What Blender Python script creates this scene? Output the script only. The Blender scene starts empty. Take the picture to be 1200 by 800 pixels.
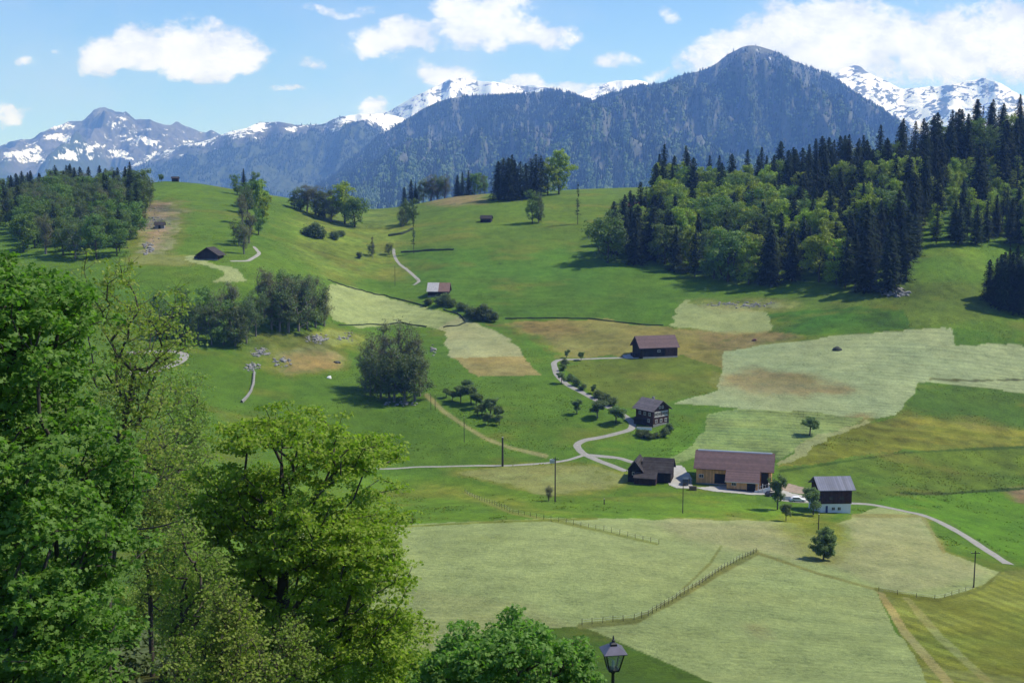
import bpy, math
import numpy as np
from mathutils import Vector

R = math.radians
scene = bpy.context.scene
COL = scene.collection
F = 1333.0                       # focal length for a 1200 px wide frame
PITCH = math.atan(170.0 / F)     # looking slightly down into the valley
CP, SP = math.cos(PITCH), math.sin(PITCH)

# ------------------------------------------------------------------ noise
_rt = np.random.default_rng(7)
_TAB = _rt.random((16, 256, 256))

def vnoise(x, y, seed=0):
    x = np.asarray(x, float); y = np.asarray(y, float)
    xi = np.floor(x).astype(int); yi = np.floor(y).astype(int)
    fx = x - xi; fy = y - yi
    fx = fx * fx * fx * (fx * (fx * 6 - 15) + 10); fy = fy * fy * fy * (fy * (fy * 6 - 15) + 10)
    t = _TAB[seed % 16]
    a = t[xi & 255, yi & 255]; b = t[(xi + 1) & 255, yi & 255]
    c = t[xi & 255, (yi + 1) & 255]; d = t[(xi + 1) & 255, (yi + 1) & 255]
    return (a * (1 - fx) + b * fx) * (1 - fy) + (c * (1 - fx) + d * fx) * fy

def fbm(x, y, octv=4, seed=0, gain=0.5, ridged=False):
    s = 0.0; a = 1.0; tot = 0.0; f = 1.0
    for i in range(octv):
        n = vnoise(x * f + 17.3 * i, y * f + 9.1 * i, seed + i)
        if ridged:
            n = 1 - np.abs(2 * n - 1)
        s = s + a * n; tot += a; a *= gain; f *= 2.03
    return s / tot

def sstep(a, b, x):
    t = np.clip((x - a) / (b - a), 0, 1)
    return t * t * (3 - 2 * t)

# ------------------------------------------------------------------ view of the valley: pixel <-> slope
def den(py): return CP + SP * (400.0 - py) / F
def elev(py): return (-SP + CP * (400.0 - py) / F) / den(py)
def tanx(px, py): return (px - 600.0) / F / den(py)
def pix(X, Y, Z):
    Y = np.maximum(Y, 1e-3)
    d = Y * CP - Z * SP
    return 600 + F * X / d, 400 - F * (Y * SP + Z * CP) / d

# ------------------------------------------------------------------ terrain table: how high the ground stands, column by column
YS = np.array([10, 25, 50, 60, 80, 120, 155, 175, 200, 230, 260, 290, 320, 345, 365, 385, 405, 440, 480, 540, 600, 680, 750, 850, 950, 1050, 1200, 1500], float)
COLS = {
 -150: [1150, 930, 830, 803, 780, 745, 715, 694, 665, 632, 600, 570, 540, 510, 485, 460, 435, 400, 360, 312, 288, 266, 254, 243, 246, 270, 340, 420],
 0:    [1150, 930, 830, 803, 780, 745, 715, 694, 665, 632, 600, 570, 540, 510, 485, 460, 435, 400, 360, 310, 286, 264, 252, 241, 243, 268, 340, 420],
 100:  [1150, 930, 830, 800, 780, 745, 715, 694, 665, 632, 600, 570, 540, 510, 485, 460, 435, 400, 360, 309, 285, 258, 242, 228, 227, 252, 335, 420],
 200:  [1150, 930, 815, 790, 768, 737, 710, 690, 662, 632, 602, 573, 543, 516, 493, 470, 449, 414, 374, 311, 284, 252, 232, 213, 222, 250, 335, 420],
 300:  [1150, 940, 850, 835, 808, 775, 745, 725, 700, 665, 632, 600, 568, 540, 514, 490, 468, 430, 388, 322, 292, 262, 243, 226, 227, 245, 335, 420],
 440:  [1150, 955, 862, 845, 828, 812, 792, 752, 703, 652, 622, 599, 578, 553, 530, 505, 480, 452, 425, 385, 348, 304, 274, 252, 245, 258, 345, 420],
 540:  [1150, 960, 862, 846, 830, 812, 800, 752, 700, 650, 618, 594, 575, 549, 526, 503, 480, 448, 420, 381, 342, 298, 264, 234, 230, 246, 335, 420],
 640:  [1150, 960, 862, 846, 830, 812, 800, 750, 700, 650, 618, 594, 575, 549, 526, 503, 480, 448, 420, 380, 342, 297, 262, 229, 224, 242, 335, 420],
 760:  [1150, 960, 865, 848, 832, 812, 798, 750, 702, 654, 622, 598, 576, 550, 527, 504, 481, 448, 418, 378, 340, 296, 262, 228, 219, 236, 330, 420],
 850:  [1150, 960, 868, 850, 834, 813, 797, 752, 706, 660, 628, 602, 578, 552, 529, 506, 484, 450, 418, 374, 337, 293, 263, 232, 222, 236, 330, 420],
 1000: [1150, 960, 876, 858, 842, 815, 796, 757, 714, 669, 635, 608, 585, 561, 538, 514, 493, 455, 412, 354, 314, 270, 238, 207, 194, 208, 310, 420],
 1100: [1150, 960, 880, 864, 850, 818, 796, 761, 721, 677, 643, 616, 594, 571, 548, 523, 502, 462, 416, 346, 292, 250, 217, 178, 167, 190, 300, 420],
 1200: [1150, 960, 884, 868, 855, 822, 800, 768, 730, 690, 657, 630, 607, 584, 561, 537, 514, 473, 428, 356, 301, 255, 219, 168, 152, 176, 290, 420],
 1350: [1150, 960, 884, 868, 855, 822, 802, 772, 736, 698, 665, 638, 615, 592, 570, 546, 523, 482, 438, 366, 310, 262, 224, 172, 154, 176, 290, 420],
}
CX = np.array(sorted(COLS), float)
TBL = np.array([COLS[int(c)] for c in CX], float)           # (columns, depths)
LY = np.log(YS)

def pchip_slopes(x, y):          # y: (..., n)
    h = np.diff(x); dl = np.diff(y, axis=-1) / h
    m = np.zeros_like(y)
    a, b = dl[..., :-1], dl[..., 1:]
    w1 = 2 * h[1:] + h[:-1]; w2 = h[1:] + 2 * h[:-1]
    ok = a * b > 0
    with np.errstate(divide='ignore', invalid='ignore'):
        hm = (w1 + w2) / (w1 / a + w2 / b)
    m[..., 1:-1] = np.where(ok, hm, 0)
    m[..., 0] = dl[..., 0]; m[..., -1] = dl[..., -1]
    return m

_M = pchip_slopes(LY, TBL)

def table(px, Y):
    """picture row of the ground at picture column px and distance Y (pchip in log distance, pchip across columns)"""
    px = np.clip(px, CX[0], CX[-1]); ly = np.clip(np.log(np.maximum(Y, 1)), LY[0], LY[-1])
    j = np.clip(np.searchsorted(LY, ly, side='right') - 1, 0, len(LY) - 2)
    i = np.clip(np.searchsorted(CX, px, side='right') - 1, 0, len(CX) - 2)
    h = LY[j + 1] - LY[j]; t = (ly - LY[j]) / h
    h00 = (1 + 2 * t) * (1 - t) ** 2; h10 = t * (1 - t) ** 2; h01 = t * t * (3 - 2 * t); h11 = t * t * (t - 1)
    def colval(k):
        k = np.clip(k, 0, len(CX) - 1)
        return h00 * TBL[k, j] + h10 * h * _M[k, j] + h01 * TBL[k, j + 1] + h11 * h * _M[k, j + 1]
    v0, v1, v2, v3 = colval(i - 1), colval(i), colval(i + 1), colval(i + 2)
    x0 = CX[np.clip(i - 1, 0, len(CX) - 1)]; x1 = CX[i]; x2 = CX[i + 1]; x3 = CX[np.clip(i + 2, 0, len(CX) - 1)]
    d1 = (v2 - v1) / (x2 - x1)
    d0 = np.where(x1 > x0, (v1 - v0) / np.maximum(x1 - x0, 1e-6), d1)
    d2 = np.where(x3 > x2, (v3 - v2) / np.maximum(x3 - x2, 1e-6), d1)
    m1 = 0.5 * (d0 + d1); m2 = 0.5 * (d1 + d2)
    hx = x2 - x1; t = (px - x1) / hx
    return ((1 + 2 * t) * (1 - t) ** 2 * v1 + t * (1 - t) ** 2 * hx * m1 + t * t * (3 - 2 * t) * v2 + t * t * (t - 1) * hx * m2)

def height(X, Y):
    X = np.asarray(X, float); Y = np.asarray(Y, float)
    Yc = np.clip(Y, 10, 1500)
    u = X / np.maximum(Y, 10)
    py = np.full(np.broadcast(X, Y).shape, 400.0)
    for _ in range(4):
        px = 600 + F * u * den(py)
        py = table(px, Yc)
    z = elev(py) * Yc
    z = z + (10 - np.minimum(Y, 10)) * 0.35
    far = np.clip((Y - 1500) / 1500, 0, 1)
    z = np.where(Y > 1500, z * (1 - far) + (-230) * far, z)
    amp = np.clip((Y - 60) / 200, 0, 1)
    z = z + amp * ((fbm(X / 46, Y / 46, 3, 3) - 0.5) * 1.5 + (fbm(X / 9, Y / 9, 2, 5) - 0.5) * 0.35)
    tm = np.clip((Y - 430) / 80, 0, 1) * np.clip((1000 - Y) / 100, 0, 1) * np.clip((fbm(X / 70, Y / 70, 3, 10) - .42) * 6, 0, 1)
    z = z + .16 * tm * np.sin(z * 4.6 + 7 * fbm(X / 40, Y / 40, 2, 12))        # cattle paths along the slope
    return z

_YR = np.geomspace(14, 1150, 3500)
def at(px, py):
    """world point of the ground seen at picture position (px, py)"""
    X = tanx(px, py) * _YR
    z = height(X, _YR); rz = elev(py) * _YR
    hit = np.nonzero(rz <= z)[0]
    k = hit[0] if len(hit) else int(np.argmin(rz - z))
    if k > 0 and len(hit):
        a = (rz[k - 1] - z[k - 1]); b = (rz[k] - z[k]); t = a / (a - b)
        Y = _YR[k - 1] + t * (_YR[k] - _YR[k - 1])
    else:
        Y = _YR[k]
    X = tanx(px, py) * Y
    return Vector((float(X), float(Y), float(height(X, Y))))

def atd(px, Y):
    """ground point in picture column px at distance Y"""
    py = 400.0
    for _ in range(4):
        py = float(table(np.array(px, float), np.array(Y, float)))
    X = tanx(px, py) * Y
    return Vector((float(X), float(Y), float(height(X, Y))))

# ------------------------------------------------------------------ mesh helpers
def mesh_np(name, verts, faces, mats=(), smooth=False, mat_idx=None, attrs=None, colors=None):
    """verts (N,3); faces: list of int arrays (M,k)"""
    verts = np.asarray(verts, np.float32)
    me = bpy.data.meshes.new(name)
    faces = [np.asarray(f, np.int32) for f in faces if len(f)]
    loops = np.concatenate([f.ravel() for f in faces])
    sizes = np.concatenate([np.full(len(f), f.shape[1], np.int32) for f in faces])
    starts = np.concatenate([[0], np.cumsum(sizes)[:-1]]).astype(np.int32)
    me.vertices.add(len(verts)); me.vertices.foreach_set('co', verts.ravel())
    me.loops.add(len(loops)); me.loops.foreach_set('vertex_index', loops)
    me.polygons.add(len(sizes)); me.polygons.foreach_set('loop_start', starts); me.polygons.foreach_set('loop_total', sizes)
    if mat_idx is not None:
        me.polygons.foreach_set('material_index', np.asarray(mat_idx, np.int32))
    me.update(calc_edges=True)
    me.polygons.foreach_set('use_smooth', np.full(len(sizes), smooth))
    if attrs:
        for k, v in attrs.items():
            a = me.attributes.new(k, 'FLOAT', 'POINT'); a.data.foreach_set('value', np.asarray(v, np.float32))
    if colors:
        for k, v in colors.items():
            a = me.attributes.new(k, 'FLOAT_COLOR', 'POINT')
            c = np.ones((len(verts), 4), np.float32); c[:, :3] = v
            a.data.foreach_set('color', c.ravel())
    for m in mats:
        me.materials.append(m)
    return me

def obj(name, me, parent=None, loc=None):
    o = bpy.data.objects.new(name, me); COL.objects.link(o)
    if parent is not None: o.parent = parent
    if loc is not None: o.location = loc
    return o

def tag(o, label=None, cat=None, group=None, kind=None):
    if label: o['label'] = label
    if cat: o['category'] = cat
    if group: o['group'] = group
    if kind: o['kind'] = kind
    return o

def thing(name, loc, label, cat, group=None, rz=0.0):
    o = bpy.data.objects.new(name, None); COL.objects.link(o)
    o.location = loc; o.rotation_euler = (0, 0, rz); o.empty_display_size = 0.5
    return tag(o, label, cat, group)

class MB:
    """collects boxes, prisms, bars; build() links them as one mesh object"""
    def __init__(self): self.v = []; self.f = []
    def add(self, vs, fs):
        n = len(self.v); self.v += [tuple(map(float, p)) for p in vs]
        self.f += [tuple(i + n for i in f) for f in fs]; return self
    def box(self, x0, x1, y0, y1, z0, z1):
        return self.add([(x0, y0, z0), (x1, y0, z0), (x1, y1, z0), (x0, y1, z0), (x0, y0, z1), (x1, y0, z1), (x1, y1, z1), (x0, y1, z1)],
                        [(0, 3, 2, 1), (4, 5, 6, 7), (0, 1, 5, 4), (1, 2, 6, 5), (2, 3, 7, 6), (3, 0, 4, 7)])
    def hexa(self, p):   # eight corners, bottom four then top four
        return self.add(p, [(0, 3, 2, 1), (4, 5, 6, 7), (0, 1, 5, 4), (1, 2, 6, 5), (2, 3, 7, 6), (3, 0, 4, 7)])
    def prism(self, prof, a0, a1, axis='y'):
        """profile of (s, z) extruded along axis from a0 to a1 (s runs along the other horizontal axis)"""
        n = len(prof)
        if axis == 'y':
            v = [(s, a0, z) for s, z in prof] + [(s, a1, z) for s, z in prof]
        else:
            v = [(a0, s, z) for s, z in prof] + [(a1, s, z) for s, z in prof]
        fs = [tuple(range(n)), tuple(range(2 * n - 1, n - 1, -1))]
        fs += [(i, i + n, (i + 1) % n + n, (i + 1) % n) for i in range(n)]
        return self.add(v, fs)
    def tube(self, p0, p1, r0, r1, n=8):
        p0 = Vector(p0); p1 = Vector(p1); d = (p1 - p0).normalized()
        a = d.orthogonal().normalized(); b = d.cross(a)
        v = []
        for p, r in ((p0, r0), (p1, r1)):
            for k in range(n):
                t = 2 * math.pi * k / n
                v.append(p + a * (r * math.cos(t)) + b * (r * math.sin(t)))
        fs = [(k, (k + 1) % n, (k + 1) % n + n, k + n) for k in range(n)] + [tuple(range(n - 1, -1, -1)), tuple(range(n, 2 * n))]
        return self.add(v, fs)
    def lathe(self, prof, n=12, c=(0, 0, 0)):
        m = len(prof); v = []
        for r, z in prof:
            for k in range(n):
                t = 2 * math.pi * (k + .5) / n; v.append((c[0] + r * math.cos(t), c[1] + r * math.sin(t), c[2] + z))
        fs = [(i * n + k, i * n + (k + 1) % n, (i + 1) * n + (k + 1) % n, (i + 1) * n + k) for i in range(m - 1) for k in range(n)]
        fs += [tuple(range(n - 1, -1, -1)), tuple(range((m - 1) * n, m * n))]
        return self.add(v, fs)
    def mesh(self, name, mat, smooth=False, bevel=0):
        me = bpy.data.meshes.new(name); me.from_pydata(self.v, [], self.f)
        import bmesh
        bm = bmesh.new(); bm.from_mesh(me)
        bmesh.ops.recalc_face_normals(bm, faces=bm.faces)
        if bevel:
            bmesh.ops.bevel(bm, geom=bm.edges[:], offset=bevel, segments=1, affect='EDGES')
        bm.to_mesh(me); bm.free()
        if smooth: me.polygons.foreach_set('use_smooth', [True] * len(me.polygons))
        me.materials.append(mat); me.update()
        return me
    def build(self, name, mat, parent=None, smooth=False, bevel=0):
        return obj(name, self.mesh(name, mat, smooth, bevel), parent)

# ------------------------------------------------------------------ materials
def lin(r, g, b):
    f = lambda c: c / 12.92 if c <= 0.04045 else ((c + 0.055) / 1.055) ** 2.4
    return np.array([f(r / 255), f(g / 255), f(b / 255)])

class NT:
    def __init__(self, name=None, tree=None):
        if tree is None:
            self.m = bpy.data.materials.new(name); self.m.use_nodes = True; self.t = self.m.node_tree
        else:
            self.t = tree
        self.t.nodes.clear()
    def n(self, typ, **kw):
        nd = self.t.nodes.new(typ)
        for k, v in kw.items():
            if k.startswith('i_'):
                key = k[2:]; key = int(key) if key.isdigit() else key
                s = nd.inputs[key]
                if hasattr(v, 'links') or isinstance(v, bpy.types.NodeSocket): self.t.links.new(v, s)
                else: s.default_value = v
            else: setattr(nd, k, v)
        return nd
    def l(self, a, b): self.t.links.new(a, b)
    def math(self, op, a, b=None, c=None, clamp=False):
        nd = self.t.nodes.new('ShaderNodeMath'); nd.operation = op; nd.use_clamp = clamp
        for i, v in enumerate((a, b, c)):
            if v is None: continue
            if isinstance(v, bpy.types.NodeSocket): self.l(v, nd.inputs[i])
            else: nd.inputs[i].default_value = v
        return nd.outputs[0]
    def mix(self, fac, a, b, blend='MIX'):
        nd = self.t.nodes.new('ShaderNodeMix'); nd.data_type = 'RGBA'; nd.blend_type = blend
        for i, v in ((0, fac), (6, a), (7, b)):
            if isinstance(v, bpy.types.NodeSocket): self.l(v, nd.inputs[i])
            else: nd.inputs[i].default_value = v if i == 0 else (*v[:3], 1)
        return nd.outputs[2]
    def noise(self, scale, detail=4, rough=0.55, vec=None):
        nd = self.t.nodes.new('ShaderNodeTexNoise'); nd.inputs['Scale'].default_value = scale
        nd.inputs['Detail'].default_value = detail; nd.inputs['Roughness'].default_value = rough
        if vec is not None: self.l(vec, nd.inputs['Vector'])
        return nd.outputs[0]
    def ramp(self, fac, *stops):
        nd = self.t.nodes.new('ShaderNodeValToRGB'); self.l(fac, nd.inputs[0]); cr = nd.color_ramp
        while len(cr.elements) < len(stops): cr.elements.new(0.5)
        for e, (p, c) in zip(cr.elements, stops): e.position = p; e.color = (*c[:3], 1)
        return nd.outputs[0]

def out(nt, shader):
    o = nt.n('ShaderNodeOutputMaterial'); nt.l(shader, o.inputs['Surface']); return nt.m

def mat_simple(name, c, rough=0.8, var=0.25, scale=3.0, metal=0.0, spec=0.3, bump=0.0, stretch=None, coord='Object'):
    nt = NT(name); tc = nt.n('ShaderNodeTexCoord').outputs[coord]
    if stretch:
        mp = nt.n('ShaderNodeMapping'); nt.l(tc, mp.inputs[0]); mp.inputs['Scale'].default_value = stretch; tc = mp.outputs[0]
    nz = nt.noise(scale, 5, 0.6, tc)
    c = np.array(c)
    colr = nt.ramp(nz, (0.25, c * (1 - var)), (0.75, np.minimum(c * (1 + var), 1)))
    b = nt.n('ShaderNodeBsdfPrincipled', i_Roughness=rough, i_Metallic=metal)
    b.inputs['Specular IOR Level'].default_value = spec
    nt.l(colr, b.inputs['Base Color'])
    if bump:
        bp = nt.n('ShaderNodeBump'); bp.inputs['Strength'].default_value = bump; bp.inputs['Distance'].default_value = 0.05
        nt.l(nz, bp.inputs['Height']); nt.l(bp.outputs[0], b.inputs['Normal'])
    return out(nt, b.outputs[0])

def mat_rows(name, c, rough=.8, axis=2, period=.35, dark=.55, var=.3, scale=1.0, spec=.2, patch=None):
    """boards or tile courses: thin dark joints every period metres along an axis, blotched and streaked by weather"""
    nt = NT(name); tc = nt.n('ShaderNodeTexCoord').outputs['Object']; sp = nt.n('ShaderNodeSeparateXYZ'); nt.l(tc, sp.inputs[0])
    fr = nt.math('FRACT', nt.math('DIVIDE', sp.outputs[axis], period)); jt = nt.math('LESS_THAN', fr, .22)
    fl = nt.n('ShaderNodeTexWhiteNoise', noise_dimensions='1D'); nt.l(nt.math('FLOOR', nt.math('DIVIDE', sp.outputs[axis], period)), fl.inputs['W'])
    nz = nt.noise(scale, 6, .65, tc); c = np.array(c)
    b = nt.ramp(nz, (.28, c * (1 - var)), (.72, np.minimum(c * (1 + var), 1)))
    if patch is not None: b = nt.mix(nt.ramp(nt.noise(.35, 4, .6, tc), (.5, (0, 0, 0)), (.68, (.7, .7, .7))), b, patch)
    v = nt.math('MULTIPLY_ADD', fl.outputs['Value'], .4, .8)
    b = nt.mix(1.0, b, nt.n('ShaderNodeCombineXYZ', i_0=v, i_1=v, i_2=v).outputs[0], 'MULTIPLY')
    b = nt.mix(jt, b, nt.mix(1.0, b, (dark, dark, dark), 'MULTIPLY'))
    s_ = nt.n('ShaderNodeBsdfPrincipled', i_Roughness=rough); s_.inputs['Specular IOR Level'].default_value = spec; nt.l(b, s_.inputs['Base Color'])
    return out(nt, s_.outputs[0])

def mat_leaf(name, c, c2, transl=0.4, tc=None, objvar=0.35, spec=.18):
    """leaves: reflected colour between c and c2 leaf by leaf, light coming through from behind"""
    nt = NT(name)
    at_ = nt.n('ShaderNodeAttribute', attribute_name='rnd')
    oi = nt.n('ShaderNodeObjectInfo')
    base = nt.mix(at_.outputs['Fac'], c, c2)
    v = nt.math('MULTIPLY_ADD', oi.outputs['Random'], objvar, 1 - objvar / 2)
    hs = nt.n('ShaderNodeHueSaturation'); nt.l(base, hs.inputs['Color']); nt.l(v, hs.inputs['Value'])
    hue = nt.math('MULTIPLY_ADD', oi.outputs['Random'], 0.03, 0.485); nt.l(hue, hs.inputs['Hue'])
    d = nt.n('ShaderNodeBsdfPrincipled', i_Roughness=0.55); nt.l(hs.outputs[0], d.inputs['Base Color'])
    d.inputs['Specular IOR Level'].default_value = spec
    t = nt.n('ShaderNodeBsdfTranslucent')
    k = tc or (1.25, 1.35, 0.55)
    tcol = nt.mix(1.0, hs.outputs[0], k, 'MULTIPLY'); nt.l(tcol, t.inputs['Color'])
    m = nt.n('ShaderNodeMixShader', i_0=transl); nt.l(d.outputs[0], m.inputs[1]); nt.l(t.outputs[0], m.inputs[2])
    return out(nt, m.outputs[0])
# ------------------------------------------------------------------ camera, sun, sky, air
cam_d = bpy.data.cameras.new('camera'); cam = obj('camera', cam_d)
cam_d.sensor_fit = 'HORIZONTAL'; cam_d.sensor_width = 36.0; cam_d.lens = 36.0 * F / 1200.0
cam_d.clip_start = 0.1; cam_d.clip_end = 40000
cam.rotation_euler = (math.pi / 2 - PITCH, 0, 0)
scene.camera = cam

SUN_EL, SUN_AZ = 53.0, 12.0      # elevation; azimuth from +X (right) towards +Y (away)
sv = Vector((math.cos(R(SUN_AZ)) * math.cos(R(SUN_EL)), math.sin(R(SUN_AZ)) * math.cos(R(SUN_EL)), math.sin(R(SUN_EL))))
sun_d = bpy.data.lights.new('sun', 'SUN'); sun = obj('sun', sun_d)
sun_d.energy = 4.6; sun_d.angle = R(0.53); sun_d.color = (1.0, 0.975, 0.93)
sun.rotation_euler = sv.to_track_quat('Z', 'Y').to_euler(); sun.location = (200, 100, 400)

world = bpy.data.worlds.new('World'); scene.world = world; world.use_nodes = True
W = NT(tree=world.node_tree)
sky = W.n('ShaderNodeTexSky', sky_type='NISHITA', sun_disc=False, sun_elevation=R(SUN_EL), sun_rotation=R(90 - SUN_AZ))
sky.altitude = 1200; sky.air_density = 1.0; sky.dust_density = 0.25; sky.ozone_density = 2.2
SKY_STR = 0.15
dirn = W.n('ShaderNodeTexCoord').outputs['Generated']
sep = W.n('ShaderNodeSeparateXYZ'); W.l(dirn, sep.inputs[0])
dy = W.math('MAXIMUM', sep.outputs[1], 0.05)
A = W.math('DIVIDE', sep.outputs[0], dy); E = W.math('DIVIDE', sep.outputs[2], dy)
cmb = W.n('ShaderNodeCombineXYZ'); W.l(A, cmb.inputs[0]); W.l(W.math('MULTIPLY', E, 1.35), cmb.inputs[1]); W.l(sep.outputs[1], cmb.inputs[2])
cv = cmb.outputs[0]
def wn(scale, detail, off, rough=0.55):
    mp = W.n('ShaderNodeMapping'); W.l(cv, mp.inputs[0]); mp.inputs['Location'].default_value = off
    return W.noise(scale, detail, rough, mp.outputs[0])
A2 = W.math('MULTIPLY_ADD', W.math('SUBTRACT', wn(14, 3, (3, 1, 0)), 0.5), 0.06, A)
E2 = W.math('MULTIPLY_ADD', W.math('SUBTRACT', wn(16, 3, (9, 4, 2)), 0.5), 0.042, E)
# cumulus clouds by bearing: (bearing px, height px, half width, half height up, half height down, weight)
CL = [(214, 72, 90, 44, 24, 1.3), (128, 74, 40, 24, 19, 1.15), (262, 66, 44, 36, 26, 1.2), (465, 48, 78, 26, 24, .9), (575, 30, 66, 44, 30, 1.0), (625, 42, 60, 18, 18, .9), (540, 6, 40, 30, 22, .9),
      (525, 92, 44, 24, 24, .9), (440, 126, 34, 16, 20, .7), (710, 66, 34, 16, 16, .72), (612, 98, 40, 16, 20, .8), (660, 104, 50, 16, 22, .85), (765, 84, 28, 11, 12, .6), (700, 104, 60, 12, 20, .7),
      (9, 132, 30, 14, 14, .8), (360, 76, 34, 14, 12, .52), (334, 108, 36, 8, 8, .55), (35, 80, 13, 12, 12, .5), (65, 64, 14, 9, 9, .45), (783, 18, 16, 13, 13, .5), (400, 12, 60, 12, 10, .42),
      (885, 62, 100, 34, 44, .95), (985, 46, 128, 48, 58, 1.2), (1090, 54, 106, 46, 50, 1.2), (1195, 58, 84, 52, 40, 1.2), (1010, 92, 120, 30, 22, .8), (1320, 70, 120, 60, 50, 1.0), (-120, 60, 90, 40, 26, 1.0),
      (1160, 90, 60, 20, 18, .55), (840, 70, 44, 14, 18, .7)]
field = None; shade = None
for (bx, by, w, hu, hd, k) in CL:
    a0 = float(tanx(bx, by)); e0 = float(elev(by))
    qx = W.math('MULTIPLY', W.math('SUBTRACT', A2, a0), F / w)
    de = W.math('SUBTRACT', E2, e0)
    qy = W.math('MAXIMUM', W.math('MULTIPLY', de, F / hu), W.math('MULTIPLY', de, -F / hd))
    q = W.math('MULTIPLY_ADD', qx, W.math('MULTIPLY', qx, -1), k)
    q = W.math('MULTIPLY_ADD', qy, W.math('MULTIPLY', qy, -1), q)
    field = q if field is None else W.math('SMOOTH_MAX', field, q, 0.12)
det = W.math('SUBTRACT', wn(46, 9, (5, 2, 7), 0.68), 0.5)
det2 = W.math('SUBTRACT', wn(11, 5, (1, 8, 3), 0.6), 0.5)
fld = W.math('ADD', W.math('MULTIPLY_ADD', det, 2.2, field), W.math('MULTIPLY', det2, 1.0))
mr = W.n('ShaderNodeMapRange', interpolation_type='SMOOTHSTEP'); W.l(fld, mr.inputs[0])
mr.inputs[1].default_value = 0.0; mr.inputs[2].default_value = 0.72
cover = mr.outputs[0]
thick = W.n('ShaderNodeMapRange', interpolation_type='SMOOTHSTEP'); W.l(W.math('MULTIPLY_ADD', wn(22, 6, (2, 2, 9), 0.6), 3.2, fld), thick.inputs[0])
thick.inputs[1].default_value = 1.2; thick.inputs[2].default_value = 3.0
CB = 0.98 / SKY_STR
ccol = W.mix(thick.outputs[0], (0.56 * CB, 0.64 * CB, 0.90 * CB), (0.92 * CB, 1.0 * CB, 1.22 * CB))  # grey shading of the clouds painted into their colour by noise
veil = W.math('MULTIPLY', W.math('MAXIMUM', W.math('MULTIPLY_ADD', wn(7, 5, (4, 4, 1), 0.6), 1.0, -0.42), 0.0), 0.9)
tot = W.math('MAXIMUM', W.math('MULTIPLY', cover, 0.96), veil)
skyc = W.mix(tot, W.mix(1.0, sky.outputs[0], (0.53, 0.70, 0.98), 'MULTIPLY'), ccol)
bg = W.n('ShaderNodeBackground', i_Strength=SKY_STR); W.l(skyc, bg.inputs['Color'])
wo = W.n('ShaderNodeOutputWorld'); W.l(bg.outputs[0], wo.inputs['Surface'])

HAZE = 8.6e-5
mh = NT('mountain_air'); pv = mh.n('ShaderNodeVolumePrincipled')
pv.inputs['Color'].default_value = (0.19, 0.38, 0.96, 1); pv.inputs['Density'].default_value = HAZE; pv.inputs['Anisotropy'].default_value = 0.0
pv.inputs['Absorption Color'].default_value = (1, 1, 1, 1)
mo = mh.n('ShaderNodeOutputMaterial'); mh.l(pv.outputs[0], mo.inputs['Volume'])
hz = MB().box(-13000, 13000, -60, 15800, -420, 1900).build('haze', mh.m)
tag(hz, 'pale blue air between the valley and the far mountains', 'haze', kind='stuff')

scene.view_settings.view_transform = 'Standard'; scene.view_settings.look = 'None'
scene.view_settings.exposure = 0.32; scene.view_settings.gamma = 1.0; scene.view_settings.use_curve_mapping = False
scene.render.engine = 'CYCLES'
cy = scene.cycles
cy.use_denoising = True; cy.max_bounces = 6; cy.diffuse_bounces = 4; cy.glossy_bounces = 2; cy.transmission_bounces = 4; cy.volume_bounces = 1; cy.transparent_max_bounces = 6
cy.caustics_reflective = False; cy.caustics_refractive = False

# ------------------------------------------------------------------ ground: one sheet, finest where the eye sees it finest
us = np.linspace(-0.82, 0.82, 1360)
Yr = np.concatenate([np.linspace(-14.0, 14, 8, endpoint=False), np.geomspace(14, 140, 90, endpoint=False), np.geomspace(140, 1050, 600, endpoint=False),
                     np.geomspace(1050, 1500, 26, endpoint=False), np.geomspace(1500, 15600, 30)])
YY, UU = np.meshgrid(Yr, us, indexing='ij')
XX = UU * (YY + 15)
ZZ = height(XX, YY)
gx, gy, gz = XX.ravel(), YY.ravel(), ZZ.ravel()
PX, PY = pix(gx, gy, gz)
near_ridge = (gy > 8)

def inpoly(px, py, poly):
    poly = np.asarray(poly, float)
    res = np.zeros(px.shape, bool)
    x0, y0 = poly.min(0); x1, y1 = poly.max(0)
    ix = np.nonzero((px >= x0) & (px <= x1) & (py >= y0) & (py <= y1))[0]
    if not len(ix): return res
    x, y = px[ix], py[ix]; r = np.zeros(len(ix), bool)
    n = len(poly); j = n - 1
    for i in range(n):
        xi, yi = poly[i]; xj, yj = poly[j]
        c = ((yi > y) != (yj > y))
        with np.errstate(divide='ignore', invalid='ignore'):
            r ^= c & (x < (xj - xi) * (y - yi) / (yj - yi) + xi)
        j = i
    res[ix] = r
    return res

def distline(px, py, pts):
    d = np.full(px.shape, 1e9)
    for (ax, ay), (bx, by) in zip(pts[:-1], pts[1:]):
        vx, vy = bx - ax, by - ay; L = vx * vx + vy * vy
        t = np.clip(((px - ax) * vx + (py - ay) * vy) / L, 0, 1)
        d = np.minimum(d, np.hypot(px - ax - t * vx, py - ay - t * vy))
    return d

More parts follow.
